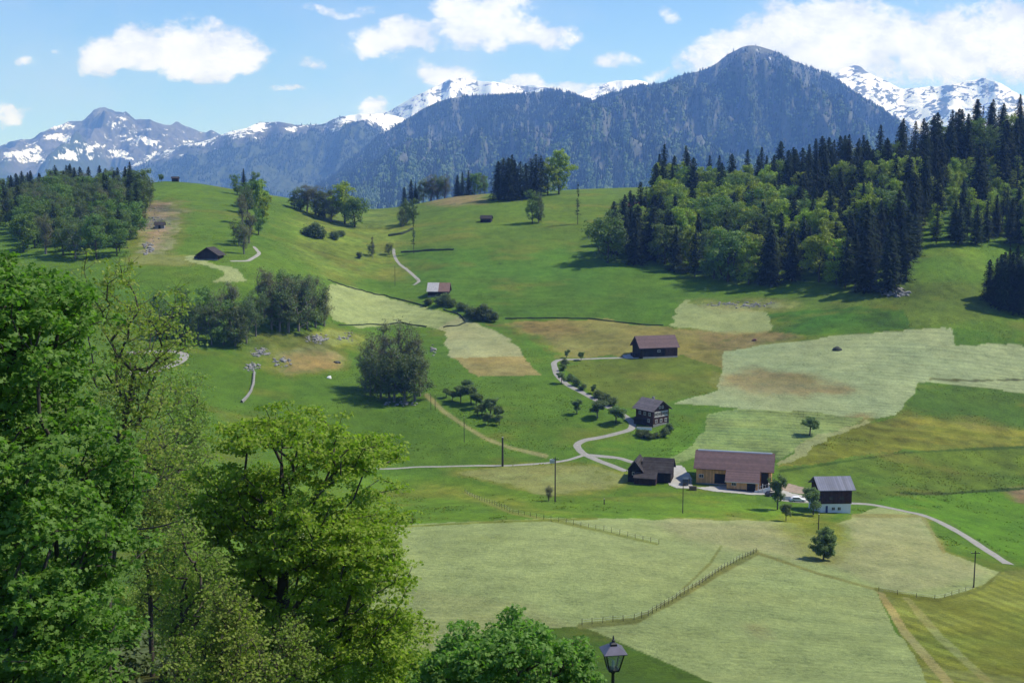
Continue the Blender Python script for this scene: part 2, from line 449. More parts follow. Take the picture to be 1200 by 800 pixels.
KA = 0.82
n1 = fbm(gx / 14, gy / 14, 4, 1); n2 = fbm(gx / 60, gy / 60, 4, 2); n3 = fbm(gx / 3.2, gy / 3.2, 3, 4)
jx = PX + (fbm(gx / 11, gy / 11, 3, 6) - .5) * 10 ; jy = PY + (fbm(gx / 11, gy / 11, 3, 8) - .5) * 5
colr = np.tile(lin(82, 120, 44), (len(gx), 1))
tex = np.full(len(gx), 0.22)             # how patchy the sward is
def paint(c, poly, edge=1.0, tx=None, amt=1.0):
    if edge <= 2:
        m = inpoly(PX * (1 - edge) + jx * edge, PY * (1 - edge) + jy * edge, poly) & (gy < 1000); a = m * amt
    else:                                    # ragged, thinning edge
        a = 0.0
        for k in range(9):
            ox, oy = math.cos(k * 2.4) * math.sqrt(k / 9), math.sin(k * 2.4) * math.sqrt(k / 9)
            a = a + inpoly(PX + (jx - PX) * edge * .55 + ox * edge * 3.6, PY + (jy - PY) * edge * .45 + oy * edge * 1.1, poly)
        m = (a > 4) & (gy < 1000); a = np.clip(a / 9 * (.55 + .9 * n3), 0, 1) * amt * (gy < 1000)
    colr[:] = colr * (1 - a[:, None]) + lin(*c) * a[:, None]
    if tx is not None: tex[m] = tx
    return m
# far hill pastures
paint((92, 124, 50), [(430, 215), (760, 215), (760, 300), (600, 300), (430, 320)], 4)
paint((136, 124, 78), [(500, 226), (565, 224), (568, 238), (530, 242), (500, 238)], 3, .5)
paint((86, 122, 44), [(150, 205), (430, 205), (430, 335), (150, 335)], 1)
paint((106, 132, 62), [(340, 250), (470, 245), (475, 300), (400, 330), (345, 300)], 6, .5)
paint((126, 112, 86), [(165, 238), (205, 235), (212, 262), (190, 300), (160, 300)], 6, .7)
paint((120, 126, 66), [(150, 300), (230, 300), (225, 312), (150, 312)], 3)
paint((110, 122, 58), [(440, 315), (495, 310), (500, 330), (440, 330)], 3, .4)
paint((76, 116, 42), [(470, 290), (800, 290), (800, 378), (600, 372), (480, 330)], 4, .3)
# strips of mown hay in the middle distance
paint((150, 160, 98), [(386, 331), (420, 339), (470, 353), (508, 362), (540, 371), (536, 382), (512, 385), (470, 380), (420, 384), (390, 374), (378, 350)], 1, .35)
paint((164, 163, 110), [(540, 370), (570, 383), (600, 398), (613, 418), (530, 419), (518, 402), (526, 388), (512, 384)], 1, .4)
paint((137, 126, 74), [(531, 419), (613, 418), (637, 441), (596, 440), (562, 441), (545, 430)], 1, .5)
paint((124, 121, 62), [(572, 378), (700, 373), (780, 382), (802, 385), (850, 408), (850, 432), (800, 419), (745, 419), (650, 420), (630, 402)], 2, .5)
paint((136, 120, 70), [(590, 378), (660, 376), (690, 386), (610, 398)], 5, .5, .7)
paint((80, 122, 44), [(640, 420), (610, 398), (572, 380), (590, 378), (640, 402), (660, 420)], 4)
paint((92, 116, 50), [(662, 428), (722, 421), (800, 418), (847, 430), (842, 456), (800, 468), (752, 481), (722, 475), (690, 456)], 1, .35)
paint((150, 158, 98), [(782, 380), (806, 350), (822, 358), (905, 366), (900, 389), (850, 391), (812, 386)], 2, .35)
paint((130, 117, 70), [(800, 386), (850, 390), (900, 388), (946, 395), (880, 408), (850, 413)], 3, .5)
paint((84, 120, 45), [(905, 348), (1055, 290), (1150, 290), (1165, 340), (1190, 400), (1110, 385), (1000, 392), (902, 391)], 2, .45)
paint((88, 116, 50), [(880, 352), (1060, 330), (1150, 330), (1165, 375), (1070, 384), (1000, 362), (905, 366)], 3, .5)
paint((66, 108, 38), [(902, 368), (960, 363), (1000, 360), (1056, 364), (1064, 384), (1000, 392), (902, 391)], 2, .5)
paint((120, 126, 80), [(808, 352), (930, 352), (935, 362), (870, 366), (820, 360)], 5, .7)
# the big mown meadow on the right
haybig = [(846, 412), (945, 398), (1062, 386), (1116, 384), (1120, 405), (1182, 403), (1230, 410), (1230, 465), (1130, 452), (1076, 448), (1060, 474), (1050, 487), (990, 491), (920, 482), (860, 478), (790, 474), (842, 456), (848, 430)]
paint((156, 163, 112), haybig, 1, .4)
paint((140, 122, 78), [(845, 440), (920, 432), (1002, 455), (988, 464), (868, 461)], 6, .5, .8)
paint((140, 124, 76), [(985, 486), (1020, 484), (1024, 492), (990, 495)], 3, .5, .7)
paint((74, 114, 40), [(1118, 384), (1195, 395), (1230, 412), (1182, 404), (1122, 405)], 2)
pg = paint((122, 148, 104), [(770, 536), (815, 512), (830, 486), (870, 479), (930, 481), (1012, 489), (992, 501), (945, 520), (910, 538), (830, 531), (790, 545)], 1, .6)
paint((150, 150, 95), [(912, 538), (945, 519), (992, 500), (1012, 491), (1018, 495), (960, 524), (915, 545)], 2, .5)
paint((84, 124, 44), [(690, 522), (735, 512), (770, 503), (830, 487), (828, 505), (800, 530), (770, 540), (735, 544)], 1.5)
paint((73, 108, 43), [(1077, 449), (1130, 453), (1230, 464), (1230, 504), (1120, 493), (1056, 487)], 1, .3)
fl = paint((103, 116, 44), [(1056, 487), (1120, 493), (1230, 506), (1230, 524), (1060, 527), (985, 538), (912, 547), (960, 521), (1012, 496)], 1.5, .55)
paint((128, 122, 42), [(1056, 488), (1120, 494), (1230, 508), (1230, 514), (1130, 500), (1040, 497)], 6, .6, .6)
paint((88, 118, 46), [(912, 548), (985, 539), (1060, 528), (1230, 522), (1230, 572), (1060, 577), (1010, 590), (960, 575), (915, 575)], 1, .45)
paint((84, 130, 40), [(1020, 590), (1058, 580), (1120, 577), (1230, 571), (1230, 675), (1160, 640), (1110, 610), (1070, 600)], 1, .25)
paint((130, 112, 80), [(1178, 573), (1230, 568), (1230, 592), (1195, 588)], 3, .5)
# below the road
paint((142, 142, 82), [(520, 550), (690, 541), (742, 560), (700, 577), (640, 580), (560, 562)], 5, .4, .85)
paint((92, 130, 46), [(340, 560), (520, 556), (560, 570), (700, 586), (800, 580), (880, 584), (925, 602), (905, 609), (810, 609), (700, 606), (560, 613), (340, 625)], 2, .35)
paint((128, 136, 68), [(500, 562), (560, 578), (640, 596), (700, 600), (640, 606), (560, 590), (490, 572)], 6, .4, .5)
mow = [(330, 626), (480, 614), (560, 611), (700, 606), (810, 609), (905, 609), (935, 612), (962, 622), (1000, 604), (1030, 593), (1080, 604), (1106, 646), (1172, 670), (1165, 681), (1100, 701), (1060, 696), (1026, 690),
       (1050, 740), (1104, 800), (1104, 830), (900, 830), (832, 800), (702, 740), (682, 735), (620, 735), (490, 768), (400, 780), (400, 640)]
mm = paint((152, 160, 98), mow, 1, .4)
paint((160, 157, 105), [(760, 610), (905, 609), (960, 640), (1000, 604), (1080, 604), (1106, 646), (1165, 672), (1060, 695), (960, 660), (800, 635)], 4, .4, .8)
paint((128, 136, 62), [(905, 604), (960, 598), (990, 622), (990, 655), (955, 662), (925, 640)], 5, .5, .8)
paint((98, 124, 52), [(930, 610), (985, 612), (992, 634), (948, 632)], 5, .4, .7)
paint((140, 128, 82), [(868, 730), (900, 728), (905, 752), (875, 750)], 6, .5, .55)
paint((150, 150, 92), [(470, 690), (620, 706), (680, 735), (480, 770)], 5, .4, .7)
st = paint((112, 126, 58), [(1026, 690), (1060, 696), (1100, 701), (1165, 681), (1172, 670), (1260, 660), (1260, 830), (1104, 830)], 1, .5)
paint((74, 106, 40), [(380, 785), (490, 769), (560, 748), (620, 735), (682, 733), (702, 740), (832, 799), (900, 832), (380, 850)], 1, .35)
paint((142, 128, 78), [(322, 414), (368, 400), (410, 420), (392, 432), (330, 442)], 5, .5)
paint((120, 124, 72), [(290, 395), (400, 385), (430, 395), (420, 405), (330, 415), (290, 430)], 6, .7, .7)
paint((152, 160, 100), [(212, 302), (232, 300), (275, 318), (292, 330), (250, 330), (262, 318)], 2, .3)
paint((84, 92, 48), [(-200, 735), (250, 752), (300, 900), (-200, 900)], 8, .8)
# tractor lines and mowing passes (differences in the cut sward itself)
colr[st] *= (1 + 0.16 * np.sign(np.sin((gx[st] * 0.93 + gy[st] * 0.36) * 1.5)) * sstep(.3, .6, n1[st]))[:, None]
b1 = distline(PX, PY, [(1030, 692), (1060, 740), (1112, 800), (1120, 812)]); colr[:] = np.where((b1 < 3 + 3 * n1)[:, None] & st[:, None], lin(160, 148, 88), colr)
b2 = distline(PX, PY, [(1062, 700), (1100, 745), (1160, 800)]); colr[:] = np.where((b2 < 2 + 4 * n1)[:, None] & st[:, None], colr * .5 + .5 * lin(158, 150, 90), colr)
colr[mm] *= (1 + 0.06 * (fbm(gx[mm] / 5 + 3, gy[mm] / 1.3, 3, 9) - .5) * 2 + 0.06 * np.sin((gx[mm] * .25 + gy[mm] * .97) * 3.2 + 2.5 * n1[mm]))[:, None]
colr[pg] *= (1 + 0.16 * np.sin(gy[pg] * 2.0 + 2.5 * n1[pg]) * (.4 + vnoise(gx[pg] / 1.6, gy[pg] / 2.4, 7)) + .14 * (vnoise(gx[pg] / 2.2, gy[pg] / 2.2, 8) - .5))[:, None]
hb = inpoly(PX, PY, haybig) & (gy < 1000)
colr[hb] *= (1 + 0.08 * (fbm(gx[hb] / 12, gy[hb] / 1.6, 3, 9) - .5) * 2 + 0.09 * np.sin(gy[hb] * 2.3 + 2 * n1[hb]) * (.35 + sstep(940, 1060, PX[hb])))[:, None]
yel = sstep(.55, .72, fbm(gx / 22, gy / 3.0, 4, 11)) * fl
colr = colr * (1 - .3 * yel[:, None]) + lin(150, 136, 40) * .3 * yel[:, None]
for pts, c, w in [([(680, 733), (745, 727), (790, 703), (840, 672), (886, 647)], (112, 118, 62), 4.0), ([(800, 690), (832, 660), (845, 640)], (124, 132, 72), 1.6), ([(545, 577), (600, 601), (660, 612), (770, 637)], (122, 130, 64), 2.2),
                  ([(886, 647), (960, 672), (1026, 690)], (128, 130, 70), 1.6), ([(1026, 690), (1060, 697), (1100, 703), (1150, 690), (1172, 671)], (100, 112, 50), 2.2), ([(915, 552), (985, 541), (1060, 530), (1230, 522)], (62, 92, 36), 1.7),
                  ([(1056, 578), (1110, 578), (1230, 570)], (52, 80, 34), 1.9), ([(470, 617), (560, 612), (700, 607)], (110, 128, 60), 1.5), ([(500, 463), (520, 482), (545, 499), (570, 514), (600, 525), (640, 534)], (146, 140, 88), 2.6),
                  ([(1090, 444), (1140, 446), (1230, 444)], (88, 96, 62), 1.0), ([(1000, 604), (1080, 604), (1106, 646)], (136, 134, 78), 2.5)]:
    d = distline(PX, PY, pts); a = (1 - sstep(w * .55, w * 1.15, d + (n1 - .5) * 2)) * (gy < 1000)
    colr = colr * (1 - a[:, None]) + lin(*c) * a[:, None]
# broken sward: patches, tufts, dry spots
tex = np.where(colr[:, 1] > .3, tex * .45, tex)
v = 1 + tex * ((n1 - .5) * 1.5 + (n2 - .5) * 1.2 + (n3 - .5) * 1.1)
colr = colr * np.clip(v, .45, 1.6)[:, None]
warm = (fbm(gx / 35, gy / 20, 4, 12) - .5) * tex
colr = colr * np.stack([1 + 1.0 * warm, 1 + .25 * warm, 1 - .3 * warm], 1)
dry = sstep(.60, .80, fbm(gx / 30, gy / 16, 5, 13)) * .28 * (colr[:, 1] < .28)
colr = colr * (1 - dry[:, None]) + lin(134, 126, 72) * dry[:, None]
grn = sstep(1.12, 1.3, colr[:, 1] / np.maximum(colr[:, 0], 1e-4))[:, None]
colr = colr * (1 - grn * np.array([-.03, .12, .44]))
hay = (1 - grn) * sstep(.2, .3, colr[:, 1])[:, None]
colr = colr * (1 - hay * np.array([.09, .03, -.02]) + hay * ((n2 - .5) * .9)[:, None] * np.array([.16, .05, .10]))
colr *= (1 - .08 * hay)
colr *= KA
nr, nc = XX.shape
ii = np.arange(nr * nc).reshape(nr, nc)
fq = np.stack([ii[:-1, :-1].ravel(), ii[:-1, 1:].ravel(), ii[1:, 1:].ravel(), ii[1:, :-1].ravel()], 1)
nt = NT('meadow')
ca = nt.n('ShaderNodeAttribute', attribute_name='sward')
geo = nt.n('ShaderNodeNewGeometry')
g1 = nt.noise(1.1, 8, 0.75, geo.outputs['Position']); g2 = nt.noise(0.16, 5, 0.6, geo.outputs['Position'])
gm = nt.math('ADD', nt.math('MULTIPLY', g1, 0.9), nt.math('MULTIPLY', g2, 0.5))
gr = nt.ramp(gm, (0.45, (.52, .56, .52)), (0.7, (1, 1, 1)), (0.95, (1.45, 1.40, 1.34)))
cc = nt.mix(1.0, ca.outputs['Color'], gr, 'MULTIPLY')
bs = nt.n('ShaderNodeBsdfPrincipled', i_Roughness=0.9); nt.l(cc, bs.inputs['Base Color']); bs.inputs['Specular IOR Level'].default_value = 0.1
bp = nt.n('ShaderNodeBump'); bp.inputs['Strength'].default_value = 0.9; bp.inputs['Distance'].default_value = 0.5
nt.l(g1, bp.inputs['Height']); nt.l(bp.outputs[0], bs.inputs['Normal'])
M_GROUND = out(nt, bs.outputs[0])
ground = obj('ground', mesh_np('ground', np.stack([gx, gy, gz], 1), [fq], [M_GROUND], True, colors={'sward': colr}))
tag(ground, 'rolling green meadows and pale mown hay fields of the valley', 'meadow', kind='structure')

# rank tufts, docks and thistles standing in the uncut grass
def tufts():
    r = np.random.default_rng(12); n = 150000
    road_d = np.minimum(distline(PX, PY, [(742, 418), (654, 422), (649, 428), (664, 450), (742, 496), (700, 513), (676, 522), (734, 552), (800, 556)]), distline(PX, PY, [(438, 549), (684, 533), (740, 541), (800, 556), (1010, 590), (1080, 603), (1182, 661)]))
    i = r.integers(0, len(gx), n * 3); k = (gy[i] > 265) & (road_d[i] > 7) & ~((PX[i] > 725) & (PX[i] < 965) & (PY[i] > 535) & (PY[i] < 597)) & (gy[i] < 800) & (colr[i, 1] < .16) & (colr[i, 0] < colr[i, 1] * .85) & (PX[i] > -60) & (PX[i] < 1260) & (fbm(gx[i] / 18, gy[i] / 18, 4, 3) + r.normal(0, .07, n * 3) > .55)
    i = i[k][:42000]; x = gx[i] + r.uniform(-.8, .8, len(i)); y = gy[i] + r.uniform(-.5, .5, len(i)); z = height(x, y); m = len(i); s = r.uniform(.10, .26, m); V = []
    th = r.random(m) * 6.28
    for q in range(4):
        V.append(np.column_stack([x + s * 1.5 * np.cos(th + q * 1.57), y + s * 1.5 * np.sin(th + q * 1.57), z - .03 + r.uniform(-.04, .08, m)]))
    V.append(np.column_stack([x + r.normal(0, .1, m), y + r.normal(0, .1, m), z + s * 1.25]))
    V = np.stack(V, 1).reshape(-1, 3); o = np.arange(m)[:, None, None] * 5; f = (np.array([[0, 1, 4], [1, 2, 4], [2, 3, 4], [3, 0, 4]])[None] + o).reshape(-1, 3)
    c = colr[i] * r.uniform(.75, 1.45, (m, 1)) * np.stack([r.uniform(.9, 1.35, m), np.ones(m), np.ones(m)], 1)
    tag(obj('grass', mesh_np('grass', V, [f], [M_GROUND], False, colors={'sward': np.repeat(c, 5, 0)})), 'rank tufts standing in the uncut pasture grass', 'grass', kind='stuff')
tufts()
# ------------------------------------------------------------------ far mountains, each a mountainside of its own
def mountain(name, label, ridge, Yr_, Yf, pyf, amp, seed, fn, mat, step=1.3, nt_=230, jag=1.2, power=1.1, spur=720.0):
    rp = np.array(ridge, float)
    px = np.arange(rp[0, 0], rp[-1, 0] + .1, step)
    m = pchip_slopes(rp[:, 0], rp[None, :, 1])[0]
    j = np.clip(np.searchsorted(rp[:, 0], px, side='right') - 1, 0, len(rp) - 2)
    h = rp[j + 1, 0] - rp[j, 0]; t = (px - rp[j, 0]) / h
    pr = (1 + 2 * t) * (1 - t) ** 2 * rp[j, 1] + t * (1 - t) ** 2 * h * m[j] + t * t * (3 - 2 * t) * rp[j + 1, 1] + t * t * (t - 1) * h * m[j + 1]
    pr = pr + (fbm(px / 9, px * 0 + seed, 4, seed) - .5) * 2 * jag
    T = np.concatenate([np.linspace(0, 1, nt_), np.linspace(1.02, 1.5, 12)])
    TT, PP = np.meshgrid(T, px, indexing='ij'); PR = np.tile(pr, (len(T), 1))
    Y = Yf + (Yr_ - Yf) * TT + (fbm(PP / 60, TT * 0 + 3.3, 3, seed) - .5) * 0.12 * Yr_ * TT
    zr = elev(PR) * Y; zf = elev(np.full_like(PR, pyf)) * Yf
    Tc = np.minimum(TT, 1)
    X = tanx(PP, pyf + (PR - pyf) * Tc) * Y
    prof = np.power(Tc, power)
    sp = fbm(X / spur, Y / (spur * 2.4), 5, seed + 1, .5, True) - .55
    sp2 = fbm(X / (spur * .28), Y / (spur * .5), 4, seed + 4, .55) - .5
    w = np.sin(np.pi * np.clip(Tc, 0, 1)) ** .8
    rel = np.maximum(zr - zf, 70)
    Z = zf + (zr - zf) * prof + w * rel * amp * (sp + .35 * sp2) * 2
    # no dip may rise above the ridge line as seen from the valley
    lim = elev(PR + 2) * Y
    Z = np.where(TT < .97, np.minimum(Z, lim - (1 - Tc) * 50), Z)
    Z = Z - np.maximum(TT - 1, 0) * 2.2 * rel
    nr, nc = X.shape; ii = np.arange(nr * nc).reshape(nr, nc)
    fq = np.stack([ii[:-1, :-1].ravel(), ii[:-1, 1:].ravel(), ii[1:, 1:].ravel(), ii[1:, :-1].ravel()], 1)
    P_, Q_ = pix(X, Y, Z)
    gzx = np.gradient(Z, axis=1) / np.maximum(np.gradient(X, axis=1), 1); gzy = np.gradient(Z, axis=0) / np.maximum(np.gradient(Y, axis=0), 1)
    at_ = fn(P_, Q_, X, Y, Z, Tc, gzx, gzy, sp)
    me = mesh_np(name, np.stack([X.ravel(), Y.ravel(), Z.ravel()], 1), [fq], [mat], True, attrs={k: v.ravel() for k, v in at_.items()})
    o = obj(name, me); tag(o, label, 'mountain', kind='structure')
    return dict(X=X, Y=Y, Z=Z, PX=P_, PY=Q_, T=TT, sp=sp, obj=o)

def mat_mountain(name, rock1, rock2, green1, green2):
    nt = NT(name); geo = nt.n('ShaderNodeNewGeometry'); pos = geo.outputs['Position']
    s = nt.n('ShaderNodeAttribute', attribute_name='snow').outputs['Fac']; g = nt.n('ShaderNodeAttribute', attribute_name='green').outputs['Fac']
    a = nt.noise(0.0055, 10, 0.72, pos); b = nt.noise(0.022, 8, 0.7, pos)
    rock = nt.mix(nt.ramp(a, (.35, (0, 0, 0)), (.65, (1, 1, 1))), rock1, rock2)
    gr = nt.mix(nt.ramp(b, (.35, (0, 0, 0)), (.65, (1, 1, 1))), green1, green2)
    gm = nt.math('MULTIPLY_ADD', nt.math('SUBTRACT', b, .5), 1.6, g)
    gm2 = nt.n('ShaderNodeMapRange', interpolation_type='SMOOTHSTEP'); nt.l(gm, gm2.inputs[0]); gm2.inputs[1].default_value = .35; gm2.inputs[2].default_value = .65
    base = nt.mix(gm2.outputs[0], rock, gr)
    sm = nt.math('MULTIPLY_ADD', nt.math('SUBTRACT', b, .5), 1.3, nt.math('MULTIPLY_ADD', nt.math('SUBTRACT', a, .5), .9, s))
    sm2 = nt.n('ShaderNodeMapRange', interpolation_type='SMOOTHSTEP'); nt.l(sm, sm2.inputs[0]); sm2.inputs[1].default_value = .46; sm2.inputs[2].default_value = .56
    c = nt.mix(sm2.outputs[0], base, (.90, .92, .95))
    bs = nt.n('ShaderNodeBsdfPrincipled', i_Roughness=.9); nt.l(c, bs.inputs['Base Color']); bs.inputs['Specular IOR Level'].default_value = .1
    bp = nt.n('ShaderNodeBump'); bp.inputs['Strength'].default_value = .8; bp.inputs['Distance'].default_value = 34
    nt.l(a, bp.inputs['Height']); nt.l(bp.outputs[0], bs.inputs['Normal'])
    return out(nt, bs.outputs[0])

M_SNOWM = mat_mountain('alpine_rock', (.05, .055, .06), (.16, .155, .15), (.035, .05, .022), (.07, .085, .035))
M_FORM = mat_mountain('forest_floor', (.06, .065, .05), (.145, .15, .12), (.030, .045, .018), (.075, .10, .035))

def f_A(P, Q, X, Y, Z, T, gx_, gy_, sp):
    s = 0.21 + (fbm(P / 20, Q / 7, 5, 5, .6) - .5) * 1.3
    d = distline(P.ravel(), Q.ravel(), [(128, 146), (165, 160), (190, 172), (215, 178)]).reshape(P.shape); s = np.where(d < 9, s + .34 * (1 - d / 9), s)
    d = distline(P.ravel(), Q.ravel(), [(-40, 176), (20, 180), (60, 184), (110, 182), (150, 186)]).reshape(P.shape); s = np.where(d < 11, s + .38 * (1 - d / 11), s)
    d = distline(P.ravel(), Q.ravel(), [(60, 160), (100, 170), (150, 180)]).reshape(P.shape); s = np.where(d < 7, s + .3 * (1 - d / 7), s)
    s = s - .5 * sstep(188, 200, Q)
    return dict(snow=s, green=sstep(.75, .35, T) * .8)
def f_B(P, Q, X, Y, Z, T, gx_, gy_, sp):
    s = 0.10 + (fbm(P / 20, Q / 8, 4, 6) - .5) * 1.0 + .35 * sstep(.80, 1, T) - .5 * sstep(.75, .55, T) + .3 * sstep(360, 430, P) * sstep(.72, .9, T)
    return dict(snow=s, green=.35 + .5 * sstep(.95, .6, T))
def f_C(P, Q, X, Y, Z, T, gx_, gy_, sp):
    s = 0.74 + (fbm(P / 15, Q / 7, 4, 8) - .5) * .9 - np.clip(gx_, -1, .6) * .25 - .15 * sstep(560, 620, P) * sstep(690, 640, P)
    return dict(snow=s, green=T * 0)
def f_E(P, Q, X, Y, Z, T, gx_, gy_, sp):
    s = 0.86 + (fbm(P / 16, Q / 8, 4, 9) - .5) * .95 - np.clip(-gx_, -1, .6) * .3
    rk = fbm(P / 11 + Q / 9, Q / 6 - P / 30, 5, 3, .6, True); s = s - 1.0 * sstep(.66, .86, rk) - .25 * sstep(14, 2, np.hypot((P - 1003) * .6, Q - 77)) * fbm(P / 3, Q / 3, 3, 6) * 2 - .22 * sstep(1070, 1110, P) * sstep(.4, .7, fbm(P / 9, Q / 4, 4, 2))
    return dict(snow=s, green=T * 0)
def f_D(P, Q, X, Y, Z, T, gx_, gy_, sp):
    top = sstep(60, 10, np.hypot((P - 880) * .55, (Q - 55)))
    s = -.5 + .62 * top + (fbm(P / 7, Q / 5, 4, 4) - .5) * 1.5 * top
    return dict(snow=s, green=1.0 - .75 * top - .7 * sstep(.50, .60, fbm(P / 6, Q / 26, 5, 7, .6)))
def f_V(P, Q, X, Y, Z, T, gx_, gy_, sp): return dict(snow=T * 0 - 1, green=T * 0 + 1)

mountain('snow_mountain', 'rocky grey mountain with snow bands, far left on the skyline',
         [(-420, 178), (-200, 165), (-90, 182), (0, 172), (22, 163), (35, 163), (50, 155), (68, 148), (85, 142), (95, 142), (104, 135), (111, 128), (122, 126), (134, 130), (150, 134), (160, 140), (172, 140), (185, 144), (198, 147), (207, 144), (225, 151), (240, 156), (248, 153), (258, 158), (290, 168), (340, 190)], 11900, 9000, 236, .50, 2, f_A, M_SNOWM, power=.95, jag=2.0)
mtB = mountain('wooded_mountain', 'blue green wooded mountain flecked with snow behind the left saddle',
         [(120, 212), (170, 186), (205, 172), (235, 166), (262, 157), (290, 149), (305, 144), (330, 143), (350, 147), (374, 146), (398, 137), (420, 134), (445, 134), (480, 140), (560, 160)], 10500, 8000, 236, .34, 5, f_B, M_SNOWM)
mountain('snow_mountain', 'white snow ridge rising behind the long wooded mountain',
         [(340, 159), (380, 147), (430, 137), (455, 131), (478, 117), (500, 106), (520, 97), (530, 92), (545, 92), (560, 95), (580, 96), (600, 100), (622, 100), (650, 105), (672, 111), (690, 106), (706, 100), (726, 94), (745, 94), (765, 100), (800, 115), (840, 139)],
         13200, 10500, 236, .14, 9, f_C, M_SNOWM, power=.9)
mountain('snow_mountain', 'steep white snow peaks at the right, above the dark forest',
         [(900, 140), (950, 110), (975, 90), (990, 80), (1003, 77), (1016, 84), (1040, 96), (1060, 104), (1085, 102), (1110, 100), (1135, 95), (1152, 92), (1170, 97), (1190, 108), (1230, 120), (1300, 100), (1400, 120), (1560, 150)],
         13200, 10500, 236, .16, 11, f_E, M_SNOWM, power=.9)
mtD = mountain('forested_mountain', 'long dark wooded mountain with a pointed bare summit',
         [(330, 250), (356, 228), (385, 210), (418, 183), (445, 160), (470, 144), (500, 126), (522, 117), (560, 112), (602, 112), (642, 107), (668, 111), (690, 118), (718, 110), (745, 101), (772, 98), (800, 88), (830, 80), (856, 62), (872, 55), (882, 53), (900, 57), (930, 71), (960, 85), (990, 101), (1020, 119), (1046, 137), (1080, 162), (1150, 209), (1250, 254)],
         8000, 4600, 248, .50, 13, f_D, M_FORM, nt_=300, jag=1.0, power=1.05, spur=620)

def scatter_far(name, label, M, n, seed, hgt, dens, light_fn, mats):
    """a far wood: every tree a small cone or dome standing on the mountainside, too many to count"""
    r = np.random.default_rng(seed)
    X, Y, Z, T = M['X'], M['Y'], M['Z'], M['T']
    nr, nc = X.shape
    vis = np.nonzero(T[:, 0] <= 1.012)[0][-1]
    i = r.random(n) * (vis - 1); j = r.random(n) * (nc - 2)
    i0 = i.astype(int); j0 = j.astype(int); a = (i - i0); b = (j - j0)
    def s(G): return G[i0, j0] * (1 - a) * (1 - b) + G[i0 + 1, j0] * a * (1 - b) + G[i0, j0 + 1] * (1 - a) * b + G[i0 + 1, j0 + 1] * a * b
    x, y, z, px, py, t = s(X), s(Y), s(Z), s(M['PX']), s(M['PY']), s(np.minimum(T, 1.0))
    k = r.random(n) < dens(px, py, t)
    x, y, z, px, py, t = x[k], y[k], z[k], px[k], py[k], t[k]; n = len(x)
    light = r.random(n) < light_fn(px, py, t)
    hh = hgt * r.uniform(.6, 1.25, n); hh = np.where(light, hh * .72, hh); ww = np.where(light, hh * .42, hh * .19) * r.uniform(.85, 1.2, n)
    vs = []; fs = []; mi = []
    base = 0
    for lt in (False, True):
        q = np.nonzero(light == lt)[0]; m = len(q)
        if not m: continue
        ns = 6; rings = [(1.0, .12), (.0, 1.0)] if not lt else [(.75, .15), (1.0, .5), (.55, .88)]
        V = []
        ph = r.random(m) * 6.28
        for (rr, zz) in rings:
            if rr == 0: V.append(np.stack([x[q], y[q], z[q] + hh[q] * zz], 1)[:, None]); continue
            th = ph[:, None] + np.arange(ns) * 2 * np.pi / ns
            jr = r.uniform(.75, 1.25, (m, ns))
            V.append(np.stack([x[q][:, None] + ww[q][:, None] * rr * jr * np.cos(th), y[q][:, None] + ww[q][:, None] * rr * jr * np.sin(th), np.repeat((z[q] + hh[q] * zz)[:, None], ns, 1)], 2))
        V = np.concatenate(V, 1); per = V.shape[1]
        off = base + np.arange(m)[:, None, None] * per
        if not lt:
            f = np.array([[kk, (kk + 1) % ns, ns] for kk in range(ns)])[None] + off; fs.append(f.reshape(-1, 3)); mi.append(np.zeros(m * ns, int))
        else:
            f = np.array([[R_ * ns + kk, R_ * ns + (kk + 1) % ns, R_ * ns + ns + (kk + 1) % ns, R_ * ns + ns + kk] for R_ in range(2) for kk in range(ns)])[None] + off; fs.append(f.reshape(-1, 4)); mi.append(np.ones(m * 12, int))
            f = (np.arange(ns) + 2 * ns)[None, None] + off; fs.append(f.reshape(-1, ns)); mi.append(np.ones(m, int))
        vs.append(V.reshape(-1, 3)); base += m * per
    me = mesh_np(name, np.concatenate(vs), fs, mats, False, np.concatenate(mi))
    return tag(obj(name, me), label, 'forest', kind='stuff')

def mat_far(name, c1, c2):
    nt = NT(name); geo = nt.n('ShaderNodeNewGeometry')
    c = nt.mix(nt.ramp(nt.noise(.007, 6, .7, geo.outputs['Position']), (.38, (0, 0, 0)), (.62, (1, 1, 1))), c1, c2)
    c = nt.mix(nt.math('MULTIPLY', geo.outputs['Random Per Island'], .3), c, tuple(1.9 * v for v in c2))
    b = nt.n('ShaderNodeBsdfPrincipled', i_Roughness=.9); nt.l(c, b.inputs['Base Color']); b.inputs['Specular IOR Level'].default_value = .1
    return out(nt, b.outputs[0])
M_FARC = mat_far('far_spruce', (.012, .020, .012), (.030, .042, .022)); M_FARL = mat_far('far_beech', (.07, .11, .04), (.11, .15, .055))
scatter_far('mountain_forest', 'dense wood covering the long mountain', mtD, 120000, 4, 24,
            lambda px, py, t: np.clip(1.05 - 1.0 * sstep(34, 8, np.hypot((px - 880) * .45, py - 55)) - .9 * sstep(.53, .62, fbm(px / 6, py / 26, 5, 7, .6)) * sstep(.05, .3, t), 0, 1),
            lambda px, py, t: np.clip(.04 + .85 * sstep(.85, .1, t) * sstep(.42, .58, fbm(px / 7, py / 26, 5, 3, .6)), 0, 1), [M_FARC, M_FARL])
scatter_far('mountain_forest', 'blue green wood on the far mountain behind the saddle', mtB, 24000, 6, 24,
            lambda px, py, t: np.clip(1.0 - .9 * sstep(.72, .95, t) - .9 * sstep(.5, .58, fbm(px / 14, py / 10, 3, 2)) - 1.0 * sstep(30, 10, np.hypot(px - 330, (py - 216) * 1.6)), 0, 1),
            lambda px, py, t: np.clip(.2 * sstep(.5, .1, t), 0, 1), [M_FARC, M_FARL])
